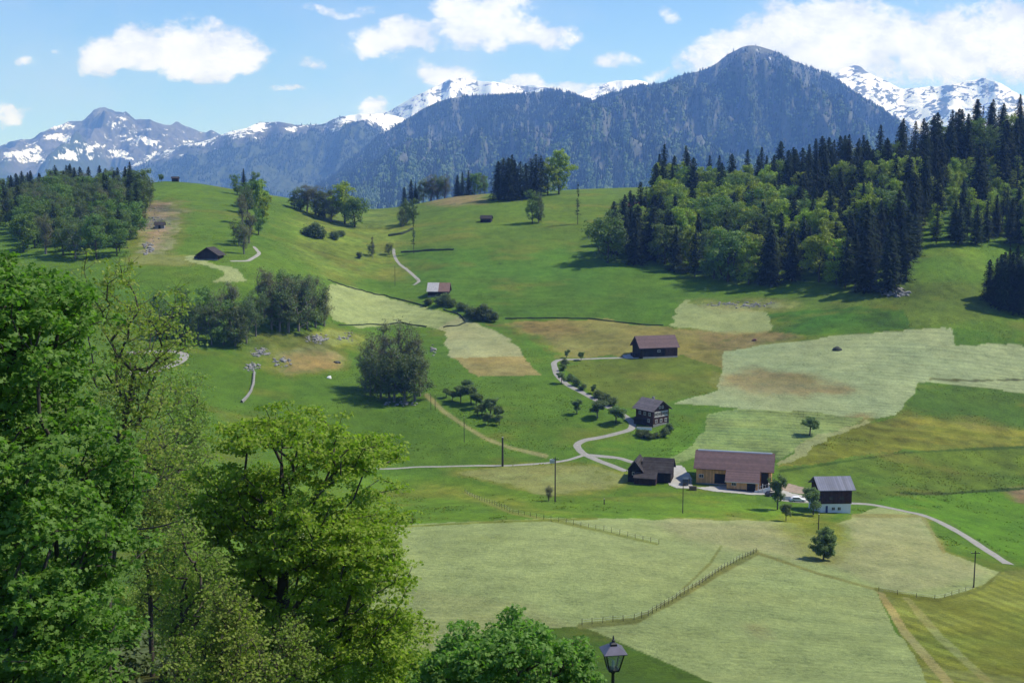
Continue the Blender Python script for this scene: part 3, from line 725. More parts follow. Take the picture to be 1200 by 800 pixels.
# ------------------------------------------------------------------ trees
M_BARK = mat_simple('bark', (.060, .050, .040), .9, .45, 4.0, bump=.4)
M_BARKL = mat_simple('pale_bark', (.15, .135, .115), .9, .35, 4.0)
M_SPRUCE = mat_leaf('spruce_needles', (.013, .023, .012), (.030, .046, .021), .10, spec=.03)
M_FIR = mat_leaf('fir_needles', (.018, .032, .014), (.038, .056, .024), .15, spec=.03)
M_BEECH = mat_leaf('fresh_beech_leaves', (.185, .275, .020), (.300, .385, .036), .24)
M_GREEN = mat_leaf('mid_green_leaves', (.085, .155, .026), (.150, .225, .044), .28)
M_DULL = mat_leaf('dull_green_leaves', (.080, .120, .046), (.140, .185, .074), .4)
M_BUD = mat_leaf('budding_twigs', (.125, .135, .072), (.18, .18, .10), .35)
M_ORCH = mat_leaf('orchard_leaves', (.100, .160, .060), (.175, .240, .092), .42)

def leaf_mesh(name, C, size, rng, mat, up=1.0, outward=None, shape='quad', droop=0.0):
    """leaves: folded rhombs or lobed blades, one at every centre C"""
    n = len(C)
    nrm = rng.normal(0, 1, (n, 3)) * 0.75; nrm[:, 2] += up
    if outward is not None: nrm += outward
    nrm /= np.linalg.norm(nrm, axis=1, keepdims=True) + 1e-9
    t = rng.normal(0, 1, (n, 3)); t[:, 2] -= droop
    t -= (t * nrm).sum(1, keepdims=True) * nrm; t /= np.linalg.norm(t, axis=1, keepdims=True) + 1e-9
    b = np.cross(nrm, t)
    s = (size * rng.uniform(.65, 1.3, n))[:, None]
    if shape == 'quad':
        V = np.stack([C - t * s * .5, C + b * s * .36 + nrm * s * .10, C + t * s * .55, C - b * s * .36 + nrm * s * .10], 1)
        F_ = (np.arange(n) * 4)[:, None] + np.arange(4)[None]; faces = [F_]; k = 4
    else:            # five lobed blade
        pts = [(-.5, 0, 0), (-.28, .34, .08), (-.02, .22, .04), (.18, .50, .10), (.22, .16, .02), (.58, 0, -.06), (.22, -.16, .02), (.18, -.50, .10), (-.02, -.22, .04), (-.28, -.34, .08)]
        V = np.stack([C + t * s * p + b * s * q + nrm * s * w for p, q, w in pts], 1)
        o = (np.arange(n) * 10)[:, None]
        faces = [o + np.array([[0, 9, 8, 2]])[:, [0, 1, 2, 3]], o + np.array([[0, 2, 1, 0]])[:, :3], o + np.array([[8, 6, 4, 2]]), o + np.array([[2, 4, 3]]), o + np.array([[6, 8, 7]]), o + np.array([[4, 6, 5]])]; k = 10
    rnd = np.repeat(np.clip(rng.normal(.5, .28, n), 0, 1), k)
    return mesh_np(name, V.reshape(-1, 3), faces, [mat], False, attrs={'rnd': rnd})

def tubes(name, P0, P1, R0, R1, mat, ns=5):
    P0 = np.asarray(P0, float); P1 = np.asarray(P1, float); n = len(P0)
    d = P1 - P0; d /= np.linalg.norm(d, axis=1, keepdims=True) + 1e-9
    ref = np.where(np.abs(d[:, 2:3]) < .9, np.array([[0, 0, 1.]]), np.array([[1., 0, 0]]))
    a = np.cross(d, ref); a /= np.linalg.norm(a, axis=1, keepdims=True) + 1e-9; b = np.cross(d, a)
    th = np.arange(ns) * 2 * np.pi / ns
    ring = a[:, None] * np.cos(th)[None, :, None] + b[:, None] * np.sin(th)[None, :, None]
    V = np.concatenate([P0[:, None] + ring * np.asarray(R0)[:, None, None], P1[:, None] + ring * np.asarray(R1)[:, None, None]], 1)
    o = (np.arange(n) * 2 * ns)[:, None]
    k = np.arange(ns); q = np.stack([k, (k + 1) % ns, (k + 1) % ns + ns, k + ns], 1)
    F_ = (o[:, :, None] + q[None]).reshape(-1, 4)
    return mesh_np(name, V.reshape(-1, 3), [F_], [mat], True)

def grow(clumps, trunk, tip=0.02, power=.45, step=1.0, bias=.35, rng=None, r_max=.5, rise=.25):
    """branches from a trunk to every leaf clump, each joining the nearest limb; returns segment arrays"""
    cap = len(trunk) + len(clumps) * 14
    N = np.zeros((cap, 3)); par = np.full(cap, -1); pl = np.zeros(cap); n = 0
    for i, p in enumerate(trunk):
        N[n] = p; par[n] = n - 1 if i else -1; pl[n] = 0 if not i else pl[n - 1] + np.linalg.norm(N[n] - N[n - 1]); n += 1
    T = np.array(trunk); d0 = np.linalg.norm(clumps[:, None] - T[None], axis=2).min(1)
    tips = []
    for c in clumps[np.argsort(d0)]:
        dv = c - N[:n]; dist = np.linalg.norm(dv, axis=1)
        j = int(np.argmin(dist + bias * pl[:n] + np.maximum(0, -dv[:, 2]) * .9))
        L = dist[j]; m = int(np.clip(L / step, 1, 12)); p = j; A = N[j].copy()
        mid = (A + c) / 2 + np.array([0, 0, rise * -.5 * L * .4]) + (rng.normal(0, .07, 3) * L)
        for k in range(1, m + 1):
            t = k / m; q = (1 - t) ** 2 * A + 2 * t * (1 - t) * mid + t * t * c
            N[n] = q; par[n] = p; pl[n] = pl[p] + np.linalg.norm(N[n] - N[p]); p = n; n += 1
        tips.append(p)
    cnt = np.zeros(n); cnt[tips] += 1
    for k in range(n - 1, 0, -1): cnt[par[k]] += cnt[k]
    rad = np.minimum(tip * np.maximum(cnt, 1) ** power, r_max)
    ch = np.arange(1, n); p = par[1:n]
    r0 = np.minimum(rad[p], rad[ch] * 1.35); flare = 1.0
    return N[p], N[ch], r0, rad[ch]

def lobes_points(lobes, n, rng, shell=.55):
    """points through a crown made of ellipsoid lobes, thicker towards its outside"""
    v = np.array([a[3] * a[4] * a[5] for a in lobes]) ** .75; v /= v.sum()
    k = rng.choice(len(lobes), n, p=v); L = np.array(lobes)[k]
    d = rng.normal(0, 1, (n, 3)); d /= np.linalg.norm(d, axis=1, keepdims=True)
    r = shell + (1 - shell) * rng.random(n) ** .6; r = np.where(rng.random(n) < .22, rng.random(n) ** .5 * shell + .1, r)
    return L[:, :3] + d * r[:, None] * L[:, 3:6], d

def clump_leaves(P, per, rad, flat, rng):
    n = len(P); c = np.repeat(P, per, 0)
    o = rng.normal(0, 1, (n * per, 3)); o *= (rad * rng.random(n * per) ** .33 / (np.linalg.norm(o, axis=1) + 1e-9))[:, None]; o[:, 2] *= flat
    return c + o, o / rad

def broadleaf(name, seed, H, W_, mat, n=70, per=34, leaf=.62, rad=1.5, base=.22, flat=.75, nl=7, bark=None, shell=.6, tip=.05, split=1.0, squash=1.0):
    """a broad-leaved tree of height H and crown width W_ seen from afar: (trunk mesh, crown mesh)"""
    r = np.random.default_rng(seed); lobes = []
    zc = H * (base + (1 - base) * .50); hz = H * (1 - base) * .5 * squash
    lobes.append((0, 0, zc, W_ * .34, W_ * .34, hz * .86))
    for k in range(nl):
        a = k * 2.4 + r.uniform(-.5, .5); q = r.uniform(.25, .95); zz = zc + hz * (r.uniform(-.85, .62))
        f = math.sqrt(max(.1, 1 - ((zz - zc) / (hz * 1.15)) ** 2)); s = r.uniform(.17, .27) * W_
        lobes.append((math.cos(a) * W_ * .30 * f * q * 1.3, math.sin(a) * W_ * .30 * f * q * 1.3, zz, s, s, s * r.uniform(.7, .95)))
    P, d = lobes_points(lobes, n, r, shell)
    P[:, 2] = np.where(P[:, 2] < H * base * .8, H * (base * .8 + .06 * r.random(n)), P[:, 2])
    lean = r.normal(0, .02 * H, 2)
    tr = [np.array([lean[0] * t * t, lean[1] * t * t, H * (-.03 + (base + .35 * (1 - base)) * t)]) for t in np.linspace(0, 1, 6)]
    s = grow(P, tr, tip, .46, H * .09, .35, r, H * .026)
    tm = tubes(name + '_trunk', *s, bark or M_BARK, 5)
    C, o = clump_leaves(P, per, rad, flat, r)
    cm = leaf_mesh(name + '_crown', C, leaf, r, mat, 1.3, o * 1.3)
    return tm, cm

def spruce(name, seed, H, W_, mat, whorls=30, base=.10, per=8, gap=0.0, droop=.35, blunt=.62):
    r = np.random.default_rng(seed)
    C = []; T = []; S = []; bp0 = []; bp1 = []
    for k in range(whorls):
        f = k / (whorls - 1); z = H * (base + (1 - base) * (f ** .92)) ; L = W_ * .5 * (1 - f) ** blunt * r.uniform(.8, 1.15) + .25
        nb = max(3, int(per * (1 - .45 * f)))
        a0 = r.random() * 6.28
        for b in range(nb):
            if r.random() < gap: continue
            a = a0 + b * 2 * math.pi / nb + r.uniform(-.25, .25); Lb = L * r.uniform(.65, 1.2)
            m = max(3, int(Lb / .42))
            for q in range(m):
                t = (q + r.uniform(.2, .9)) / m
                C.append((math.cos(a) * Lb * t + r.normal(0, .12), math.sin(a) * Lb * t + r.normal(0, .12), z - droop * Lb * t * t + .12 * Lb * (t > .8) + r.normal(0, .10)))
                T.append((math.cos(a), math.sin(a), -droop * t - .25)); S.append(r.uniform(.55, 1.0) * (1.4 - .35 * t))
            if b % 3 == 0: bp0.append((0, 0, z)); bp1.append((math.cos(a) * Lb * .8, math.sin(a) * Lb * .8, z - droop * Lb * .6))
    C = np.array(C); T = np.array(T); S = np.array(S)[:, None]; n = len(C)
    T += r.normal(0, .3, T.shape); T /= np.linalg.norm(T, axis=1, keepdims=True)
    b = np.cross(T, [0, 0, 1.]); b /= np.linalg.norm(b, axis=1, keepdims=True) + 1e-9
    up = np.cross(b, T)
    V = np.stack([C - T * S * .55, C + b * S * .52 - up * S * .22, C + T * S * .85, C - b * S * .52 - up * S * .22], 1)
    leader = np.array([[(-.1, 0, H * .96), (0, .1, H * .97), (0, 0, H * 1.02), (.1, -.05, H * .97)], [(0, .1, H * .96), (.1, 0, H * .97), (0, 0, H * 1.02), (-.1, 0, H * .97)]])
    V = np.concatenate([V, leader]); n = len(V)
    rnd = np.repeat(np.clip(r.normal(.5, .3, n), 0, 1), 4)
    cm = mesh_np(name + '_crown', V.reshape(-1, 3), [(np.arange(n) * 4)[:, None] + np.arange(4)[None]], [mat], False, attrs={'rnd': rnd})
    zs = np.linspace(-.03 * H, H * .98, 7); rr = np.maximum(.013 * H * (1 - zs / (H * 1.0)), .03)
    P0 = [(0, 0, z) for z in zs[:-1]] + bp0; P1 = [(0, 0, z) for z in zs[1:]] + bp1
    tm = tubes(name + '_trunk', P0, P1, list(rr[:-1]) + [.07] * len(bp0), list(rr[1:]) + [.02] * len(bp0), M_BARK, 5)
    return tm, cm

KIND = {}
def lib(key, pairs): KIND[key] = pairs
lib('spruce', [spruce('spruce', 10 + i, h, w, M_SPRUCE, 36 + i, .03 + .02 * (i % 3), 10, .03 + .03 * i, .35, (.62, .48, .7, .42, .54)[i]) for i, (h, w) in enumerate([(30, 11.5), (28, 10.0), (32, 12.5), (25, 10.5), (29, 12.0)])])
lib('fir', [spruce('fir', 20 + i, h, w, M_FIR, 30, .12, 9, .10, .2, .40) for i, (h, w) in enumerate([(30, 10), (27, 9), (24, 8.5)])])
lib('bareconifer', [spruce('bare_spruce', 30 + i, h, w, M_FIR, 22, .25, 7, .42, .3) for i, (h, w) in enumerate([(30, 6.0), (27, 5.0)])])
lib('beech', [broadleaf('beech', 40 + i, h, w, M_BEECH, 95, 52, .72, 1.5, .08, .75, 11) for i, (h, w) in enumerate([(22, 16), (20, 15), (24, 16), (18, 14)])])
lib('green', [broadleaf('green_tree', 50 + i, h, w, M_GREEN, 90, 42, .62, 1.5, .06, .75, 11) for i, (h, w) in enumerate([(21, 14), (18, 13.5), (22, 14), (16, 12)])])
lib('dull', [broadleaf('dull_tree', 60 + i, h, w, M_DULL, 85, 36, .55, 1.4, .05, .8, 9, M_BARKL) for i, (h, w) in enumerate([(20, 12.5), (17, 11.5), (22, 12.5), (15, 11)])])
lib('bud', [broadleaf('budding_tree', 70 + i, h, w, M_BUD, 140, 26, .36, 1.2, .08, .9, 8, M_BARKL, .4, .045) for i, (h, w) in enumerate([(20, 9), (17, 8), (22, 8)])])
lib('young', [broadleaf('young_tree', 80 + i, h, w, M_BEECH, 60, 34, .5, 1.1, .12, .85, 6) for i, (h, w) in enumerate([(12, 7), (10, 6), (13, 6.5)])])
lib('orchard', [broadleaf('fruit_tree', 90 + i, h, w, M_ORCH, 60, 75, .34, .75, .30, .85, 6, None, .5, .035, squash=.95) for i, (h, w) in enumerate([(7.5, 6), (6.5, 5), (8, 5.5)])])
lib('round', [broadleaf('round_tree', 95 + i, h, w, M_ORCH, 110, 110, .32, .75, .14, .85, 7, None, .6, .035) for i, (h, w) in enumerate([(8, 7.4), (7, 6)])])
lib('shrub', [broadleaf('shrub', 100 + i, h, w, M_DULL, 40, 40, .28, .6, .02, .9, 5, None, .5, .03) for i, (h, w) in enumerate([(2.6, 3.2), (3.2, 3.0), (2.0, 3.0)])])

rt = np.random.default_rng(99)
def plant(kind, name, loc, h, label, cat, group=None, wide=1.0, var=None, sink=.0):
    """stand a tree of a kind at loc, h metres tall: an Empty with its own trunk and crown"""
    ps = KIND[kind]; i = int(rt.integers(len(ps))) if var is None else var % len(ps)
    tm, cm = ps[i]
    zs = [v for v in (cm.get('H'),) if v]
    if 'H' not in cm.keys():
        co = np.empty(len(cm.vertices) * 3, np.float32); cm.vertices.foreach_get('co', co); cm['H'] = float(np.percentile(co[2::3], 99.7))
    s = h / cm['H']
    e = thing(name, loc, label, cat, group, rt.uniform(0, 6.28)); e.scale = (s * wide, s * wide, s)
    for nm, me in (('trunk', tm), ('crown', cm)):
        o = bpy.data.objects.new(nm, me); COL.objects.link(o); o.parent = e
    return e

FOREST_STUFF = []
def poisson(poly, n_try, dmin, seed):
    """ground points spread evenly under a picture region, at least dmin metres apart"""
    r = np.random.default_rng(seed)
    q = np.array([np.array(at(x, y)) for x, y in poly])[:, :2]
    x0, y0 = q.min(0); x1, y1 = q.max(0); pts = []
    cx = r.uniform(x0, x1, n_try); cyy = r.uniform(y0, y1, n_try)
    ok = inpoly(cx, cyy, q)
    grid = {}
    for x, y in zip(cx[ok], cyy[ok]):
        gk = (int(x // dmin), int(y // dmin)); bad = False
        for a in (-1, 0, 1):
            for b in (-1, 0, 1):
                for (u, v) in grid.get((gk[0] + a, gk[1] + b), ()):
                    if (u - x) ** 2 + (v - y) ** 2 < dmin * dmin: bad = True
        if not bad: grid.setdefault(gk, []).append((x, y)); pts.append((x, y))
    pts = np.array(pts); return np.column_stack([pts, height(pts[:, 0], pts[:, 1])])
# ------------------------------------------------------------------ the big wood on the right
def Lp(p): return pix(p[0], p[1], p[2])
forest_poly = [(704, 309), (718, 312), (742, 313), (752, 306), (776, 312), (800, 322), (850, 333), (900, 336), (950, 334), (1000, 343), (1040, 346), (1062, 334), (1070, 310), (1076, 291), (1110, 288), (1150, 289), (1176, 290), (1215, 296), (1300, 296),
               (1300, 172), (1215, 168), (1160, 174), (1100, 184), (1050, 202), (1000, 212), (950, 220), (905, 228), (872, 234), (850, 233), (800, 231), (768, 231), (764, 250), (742, 262), (716, 286)]
pts = poisson(forest_poly, 12000, 9.2, 5)
PXf, PYf = Lp(pts.T)
order = np.argsort(pts[:, 1])
n_con = 0; rest = []
for k in order:
    p = pts[k]; px, py = PXf[k], PYf[k]; r = rt.random()
    if 955 < px and py < 282 and px > 1085 - 0.0 and inpoly(np.array([px]), np.array([py]), [(1078, 290), (1090, 235), (1120, 205), (1160, 195), (1215, 185), (1300, 190), (1300, 250), (1180, 262), (1130, 275)])[0]:
        if r < .8:
            plant('young', 'young_beech', p, rt.uniform(9, 15), 'light green young tree in the bright stand up the right hand slope', 'tree', 'light green young trees above the right meadow', 1.2)
            continue
    bright = inpoly(np.array([px]), np.array([py]), [(790, 232), (850, 234), (905, 240), (935, 290), (920, 325), (880, 338), (830, 330), (800, 312), (775, 285), (770, 255)])[0]
    mid = 930 < px < 1060 and py < 300
    left = px < 790
    pb = .80 if bright else .26 if mid else .20
    if py < 236 and px < 1000: pb *= .35
    if left and py > 295: pb = .40
    if 790 < px < 910 and py > 305: pb = .55
    if r < pb:
        bk = rt.random() < .66
        plant('beech' if bk else 'green', 'beech_tree', p, rt.uniform(21, 29), ('fresh yellow green' if bk else 'plain mid green') + ' broad-leaved tree among the spruces of the right hand wood', 'tree', 'fresh green trees in the right hand wood')
    elif n_con < 190 and (py > 212 or PYf[k] < 400):
        front = py > 300
        q = rt.random(); plant('spruce' if q < .66 else 'fir' if q < .93 else 'bareconifer', 'spruce_tree', p, (rt.uniform(17, 23) if px > 1070 and py > 255 else rt.uniform(21, 33) + 5 * (py < 245)), ('dark spruce' if q < .93 else 'thin ragged spruce') + ' in the large wood on the right hand slope', 'tree', 'dark spruces of the right hand wood', rt.uniform(1.0, 1.3))
        n_con += 1
    else:
        rest.append(p)
def lump(name, label, P, kind, hmin, hmax, seed):
    """the part of a wood nobody could count, as one mesh"""
    r = np.random.default_rng(seed); Vs = []; Fs = []; As = []; base = 0
    for p in P:
        me = KIND[kind][int(r.integers(len(KIND[kind])))][1]
        co = np.empty(len(me.vertices) * 3, np.float32); me.vertices.foreach_get('co', co); co = co.reshape(-1, 3)
        s = r.uniform(hmin, hmax) / co[:, 2].max(); a = r.uniform(0, 6.28)
        x = co[:, 0] * math.cos(a) - co[:, 1] * math.sin(a); y = co[:, 0] * math.sin(a) + co[:, 1] * math.cos(a)
        Vs.append(np.column_stack([x * s + p[0], y * s + p[1], co[:, 2] * s + p[2]]))
        Fs.append(np.arange(len(co)).reshape(-1, 4) + base); base += len(co)
        rn = np.empty(len(co), np.float32); me.attributes['rnd'].data.foreach_get('value', rn); As.append(rn)
    o = obj(name, mesh_np(name, np.concatenate(Vs), [np.concatenate(Fs)], [KIND[kind][0][1].materials[0]], False, attrs={'rnd': np.concatenate(As)}))
    return tag(o, label, 'forest', kind='stuff')
if rest:
    lump('forest', 'dark spruces massed along the top of the right hand wood', rest, 'spruce', 30, 39, 3)
# spruces at the right edge of the frame and single firs on the crest
for n_, (px, py, h) in enumerate([(1158, 352, 19), (1166, 358, 22), (1175, 362, 26), (1184, 364, 27), (1193, 366, 25), (1202, 368, 26), (1171, 350, 21), (1181, 350, 24), (1190, 352, 26), (1200, 355, 28), (1212, 362, 27)]):
    plant('spruce', 'spruce_tree', at(px, py), h, 'dark spruce in the clump at the right edge below the small meadow', 'tree', 'dark spruces at the right edge')
for n_, (px, py, h, w) in enumerate([(1150, 176, 31, .9), (1159, 175, 33, .85), (1168, 174, 27, .9), (1191, 170, 26, .8)]):
    plant('bareconifer', 'fir_tree', at(px, py), h, ('first', 'second', 'third', 'fourth')[n_] + ' ragged tall fir from the left standing against the snow on the crest', 'tree', 'ragged firs on the crest', w)
for px, py, h in [(1048, 340, 31), (1038, 341, 26), (1020, 341, 24), (1002, 342, 22), (1062, 326, 27)]:
    plant('bareconifer', 'spruce_tree', at(px, py), h, 'thin spruce with bare lower trunk at the corner of the wood by the rubble heap', 'tree', 'thin spruces by the rubble heap')

# ------------------------------------------------------------------ the wood on the left hill
lp = [(-60, 245), (-10, 238), (60, 228), (110, 228), (160, 232), (172, 250), (160, 276), (140, 300), (100, 306), (60, 304), (28, 296), (22, 276), (-10, 270), (-60, 275)]
pts = poisson(lp, 2600, 9.0, 8); PXf, PYf = Lp(pts.T)
for p, px, py in zip(pts, PXf, PYf):
    back = py < 246 + .02 * px
    if back and rt.random() < .42:
        plant('spruce', 'spruce_tree', p, rt.uniform(17, 24), 'dark spruce along the top of the wood on the left hill', 'tree', 'spruces of the left wood')
    elif rt.random() < .10:
        plant('fir', 'spruce_tree', p, rt.uniform(20, 26), 'dark spruce among leafy trees in the wood on the left hill', 'tree', 'spruces among the leafy left wood')
    else:
        k = rt.random()
        plant('dull' if k < .34 else 'green' if k < .92 else 'bud', 'broadleaf_tree', p, rt.uniform(15, 22), ('dull grey green' if k < .34 else 'mid green' if k < .92 else 'grey budding') + ' leafy tree in the wood on the left hill', 'tree', 'leafy trees of the left wood')
for n_, (px, py, h) in enumerate([(157, 262, 12), (170, 268, 10), (176, 240, 13)]):
    plant('bud', 'birch_tree', at(px, py), h, ('first', 'second', 'third')[n_] + ' thin young tree from the left on the scree by the left wood', 'tree', 'thin trees on the scree')
plant('orchard', 'round_tree', at(189, 214), 6, 'small round tree alone on the left hilltop beside the tiny shed', 'tree')

KN = {'spruce': ('dark spruce', 'spruce_tree'), 'fir': ('dark spruce', 'spruce_tree'), 'bud': ('grey budding tree', 'budding_tree'), 'dull': ('grey green tree', 'leafy_tree'), 'green': ('mid green tree', 'leafy_tree'),
      'beech': ('bright green tree', 'leafy_tree'), 'orchard': ('small fruit tree', 'fruit_tree'), 'shrub': ('low bush', 'bush'), 'bareconifer': ('thin spruce', 'spruce_tree')}
ORD = 'first second third fourth fifth sixth seventh eighth ninth tenth eleventh twelfth'.split()
def clump(spec, place, group):
    """a group of trees; each is told from the others by its kind and its count from the left"""
    byk = {}
    for q in spec: byk.setdefault(KN[q[0]][0], []).append(q)
    for q in spec:
        kind, px, py, h = q[:4]; nm, name = KN[kind]; row = sorted(byk[nm], key=lambda a: a[1])
        lab = nm + ' ' + place if len(row) == 1 else ORD[row.index(q)] + ' ' + nm + ' from the left ' + place
        plant(kind, name, at(px, py), h, lab, 'bush' if kind == 'shrub' else 'tree', group, q[4] if len(q) > 4 else 1.0)
clump([('spruce', 286, 226, 17), ('green', 278, 228, 14), ('green', 300, 232, 18), ('beech', 306, 246, 19), ('beech', 308, 262, 17), ('green', 296, 244, 18), ('green', 303, 275, 15)], 'in the row above the dark hut', 'row of trees above the hut')
clump([('bud', 284, 262, 17), ('bud', 292, 285, 17), ('dull', 280, 288, 14), ('bud', 286, 298, 15), ('dull', 290, 250, 17)], 'at left in the row above the hut', 'grey trees of the row above the hut')
plant('beech', 'broad_tree', at(404, 262), 28, 'big round bright green tree in the dip between the two hills', 'tree', None, 1.35, 0)
plant('green', 'broad_tree', at(416, 266), 20, 'smaller dark green tree right of the big round tree in the dip', 'tree')
clump([('dull', 352, 246, 16, 1.3), ('bud', 360, 248, 19, 1.5), ('bud', 370, 252, 20, 1.5), ('dull', 380, 256, 21, 1.2), ('bud', 388, 260, 20, 1.4), ('green', 345, 244, 12, 1.2)], 'in the row beside the big round tree', 'grey green trees in the dip')
clump([('spruce', 474, 236, 15), ('spruce', 482, 236, 20), ('spruce', 487, 234, 17), ('dull', 496, 229, 19), ('bud', 505, 229, 22, 1.5), ('dull', 513, 228, 20, 1.2), ('bud', 521, 228, 20, 1.5), ('dull', 491, 232, 14)], 'in the left group on the middle crest', 'left group on the middle crest')
clump([('spruce', 536, 224, 17), ('spruce', 542, 224, 19), ('spruce', 549, 224, 20), ('green', 556, 224, 18), ('dull', 563, 224, 17), ('green', 568, 224, 15)], 'in the middle group on the crest', 'middle group on the crest')
clump([('spruce', 584, 234, 27, 1.2), ('fir', 590, 233, 29, 1.2), ('spruce', 596, 235, 30, 1.3), ('spruce', 603, 234, 28, 1.3), ('fir', 610, 234, 27, 1.3), ('spruce', 616, 233, 25, 1.2), ('fir', 622, 232, 28, 1.3), ('fir', 628, 232, 31, 1.3), ('spruce', 600, 230, 30, 1.2), ('fir', 634, 230, 29, 1.3)], 'in the dense dark block on the crest', 'block of spruces on the crest')
plant('beech', 'broad_tree', at(655, 228), 33, 'big bright green round tree at the right end of the crest spruces', 'tree', None, 1.05, 2)
plant('beech', 'broad_tree', at(642, 229), 27, 'bright green tree squeezed between the spruces and the big round crest tree', 'tree', None, .85, 1)
plant('green', 'twin_tree', at(624, 262), 22, 'tall thin leafy tree alone on the middle pasture, shadow to its left', 'tree', None, .72, 2)
plant('dull', 'twin_tree', at(631, 261), 20, 'grey green tree touching the thin leafy tree on the middle pasture', 'tree', None, .6)
plant('bareconifer', 'bare_spruce', at(677, 263), 27, 'bare spindly spruce alone right of the thin leafy trees', 'tree', None, .75)
clump([('dull', 476, 262, 17, .8), ('dull', 471, 266, 13, .7), ('green', 484, 262, 17, .75)], 'on the slope below the left crest group', 'thin trees on the slope')
plant('bareconifer', 'bare_spruce', at(485, 297), 24, 'bare thin spruce beside the dark hedge bank and white path', 'tree', None, .7)
clump([('dull', 435, 300, 8), ('bud', 437, 302, 13, .6), ('shrub', 421, 303, 4), ('dull', 456, 299, 8), ('shrub', 368, 278, 9), ('shrub', 375, 279, 7), ('shrub', 392, 280, 5), ('shrub', 400, 277, 4)], 'on the pasture left of the gravel path', 'scrubby trees left of the gravel path')
# the dark copse on the step at the left, and the copse in the middle of the slope
for sp, lb, gr_ in [
    ([('dull', 232, 400, 15), ('dull', 248, 404, 17), ('green', 262, 404, 18), ('dull', 276, 405, 18), ('dull', 289, 402, 19), ('green', 240, 380, 16), ('bud', 270, 385, 20), ('bud', 256, 390, 19), ('dull', 300, 394, 19), ('green', 222, 392, 14), ('green', 208, 394, 14), ('dull', 195, 398, 14), ('green', 214, 372, 13), ('green', 188, 380, 14)], 'in the dark copse by the track bend', 'dark copse by the track bend'),
    ([('bud', 318, 386, 23), ('dull', 328, 388, 22), ('bud', 338, 389, 24), ('dull', 350, 388, 24), ('bud', 360, 386, 23), ('dull', 370, 384, 20), ('bud', 380, 382, 18), ('bud', 310, 372, 22), ('dull', 345, 374, 22), ('bud', 365, 370, 19), ('green', 333, 372, 20)], 'in the tall copse above the rubble', 'thin trunked copse above the rubble'),
    ([('dull', 434, 464, 15, 1.0), ('dull', 446, 468, 19, 1.0), ('bud', 428, 456, 20, 1.0), ('bud', 440, 460, 24, .9), ('bud', 456, 468, 25, .9), ('dull', 462, 470, 17, 1.1), ('dull', 474, 471, 20, 1.1), ('dull', 486, 470, 19, 1.0), ('bud', 492, 464, 23, .9), ('bud', 450, 456, 27, .8), ('bud', 472, 456, 28, .8), ('bud', 484, 456, 25, .8)], 'in the oval copse on the green slope', 'oval copse on the green slope')]:
    clump(sp, lb, gr_)
# orchard, single trees, shrubs
clump([('orchard', 530, 470, 3.96, 1.20), ('orchard', 540, 472, 6.48, 1.20), ('orchard', 552, 473, 7.20, 1.20), ('orchard', 523, 466, 3.60, 1.20), ('orchard', 546, 462, 5.76, 1.20), ('orchard', 558, 478, 5.76, 1.20), ('orchard', 565, 487, 4.32, 1.20), ('orchard', 575, 487, 6.48, 1.20), ('orchard', 584, 492, 5.04, 1.20), ('orchard', 572, 498, 4.32, 1.20), ('orchard', 585, 498, 3.60, 1.20), ('orchard', 560, 488, 3.60, 1.20)], 'in the loose orchard on the slope', 'orchard on the slope')
clump([('orchard', 664, 419, 3.60, 1.20), ('orchard', 681, 422, 3.60, 1.20), ('shrub', 661, 428, 2.88, 1.20), ('shrub', 660, 434, 2.45, 1.20), ('orchard', 658, 449, 4.32, 1.20), ('shrub', 668, 446, 2.88, 1.20), ('shrub', 676, 452, 3.17, 1.20), ('shrub', 683, 457, 2.52, 1.20), ('orchard', 695, 461, 3.60, 1.20), ('shrub', 702, 466, 2.88, 1.20), ('shrub', 709, 470, 2.88, 1.20), ('shrub', 717, 474, 2.88, 1.20)], 'lining the inside of the farm lane', 'small trees lining the lane')
clump([('orchard', 676, 485, 5.76, 1.20), ('orchard', 700, 490, 6.48, 1.38), ('orchard', 722, 496, 6.12, 1.44)], 'standing outside the farm lane', 'three fruit trees outside the lane')
plant('orchard', 'lone_tree', at(949, 510), 6.5, 'small spreading tree alone on the pale green hay meadow', 'tree', None, 1.2, 0)
plant('round', 'leafy_tree', at(965, 655), 7.0, 'round dark tree alone on the mown field below the grey roofed barn', 'tree', None, 1.0, 0)
plant('orchard', 'yard_tree', at(911, 597), 10, 'tall leafy tree at the right end of the orange barn', 'tree', None, .8, 2)
plant('orchard', 'yard_tree', at(953, 603), 7.2, 'leafy tree in front of the left corner of the grey roofed barn', 'tree', None, .95, 1)
plant('orchard', 'yard_tree', at(921, 610), 4.5, 'small sparse tree between the two yard trees and the field', 'tree', None, .9, 0)
plant('bud', 'leaning_tree', at(643, 587), 4.5, 'low twiggy brown bush beside the tall pole', 'tree', None, 1.3)
clump([('shrub', 520, 357, 6), ('shrub', 529, 359, 4), ('shrub', 541, 364, 4.5), ('shrub', 552, 371, 5), ('shrub', 565, 375, 8, .9), ('shrub', 572, 376, 6), ('shrub', 580, 377, 5), ('shrub', 502, 357, 3.4)], 'in the scrub below the two tone barn', 'scrub strip below the barn')
clump([('shrub', 755, 512, 2.6, 1.2), ('shrub', 762, 514, 2.2, 1.3), ('shrub', 778, 511, 3.2, 1.1), ('shrub', 785, 506, 3.0), ('shrub', 770, 513, 2.0, 1.3), ('shrub', 748, 510, 2.2, 1.2)], 'in the garden of the wooden farmhouse', 'garden bushes of the house')
clump([('shrub', 800, 320, 6), ('bud', 797, 318, 9), ('shrub', 703, 262, 4), ('bud', 745, 248, 9, 1.4), ('bud', 752, 246, 10, 1.4)], 'at the left edge of the right hand wood', 'twiggy growth along the wood')
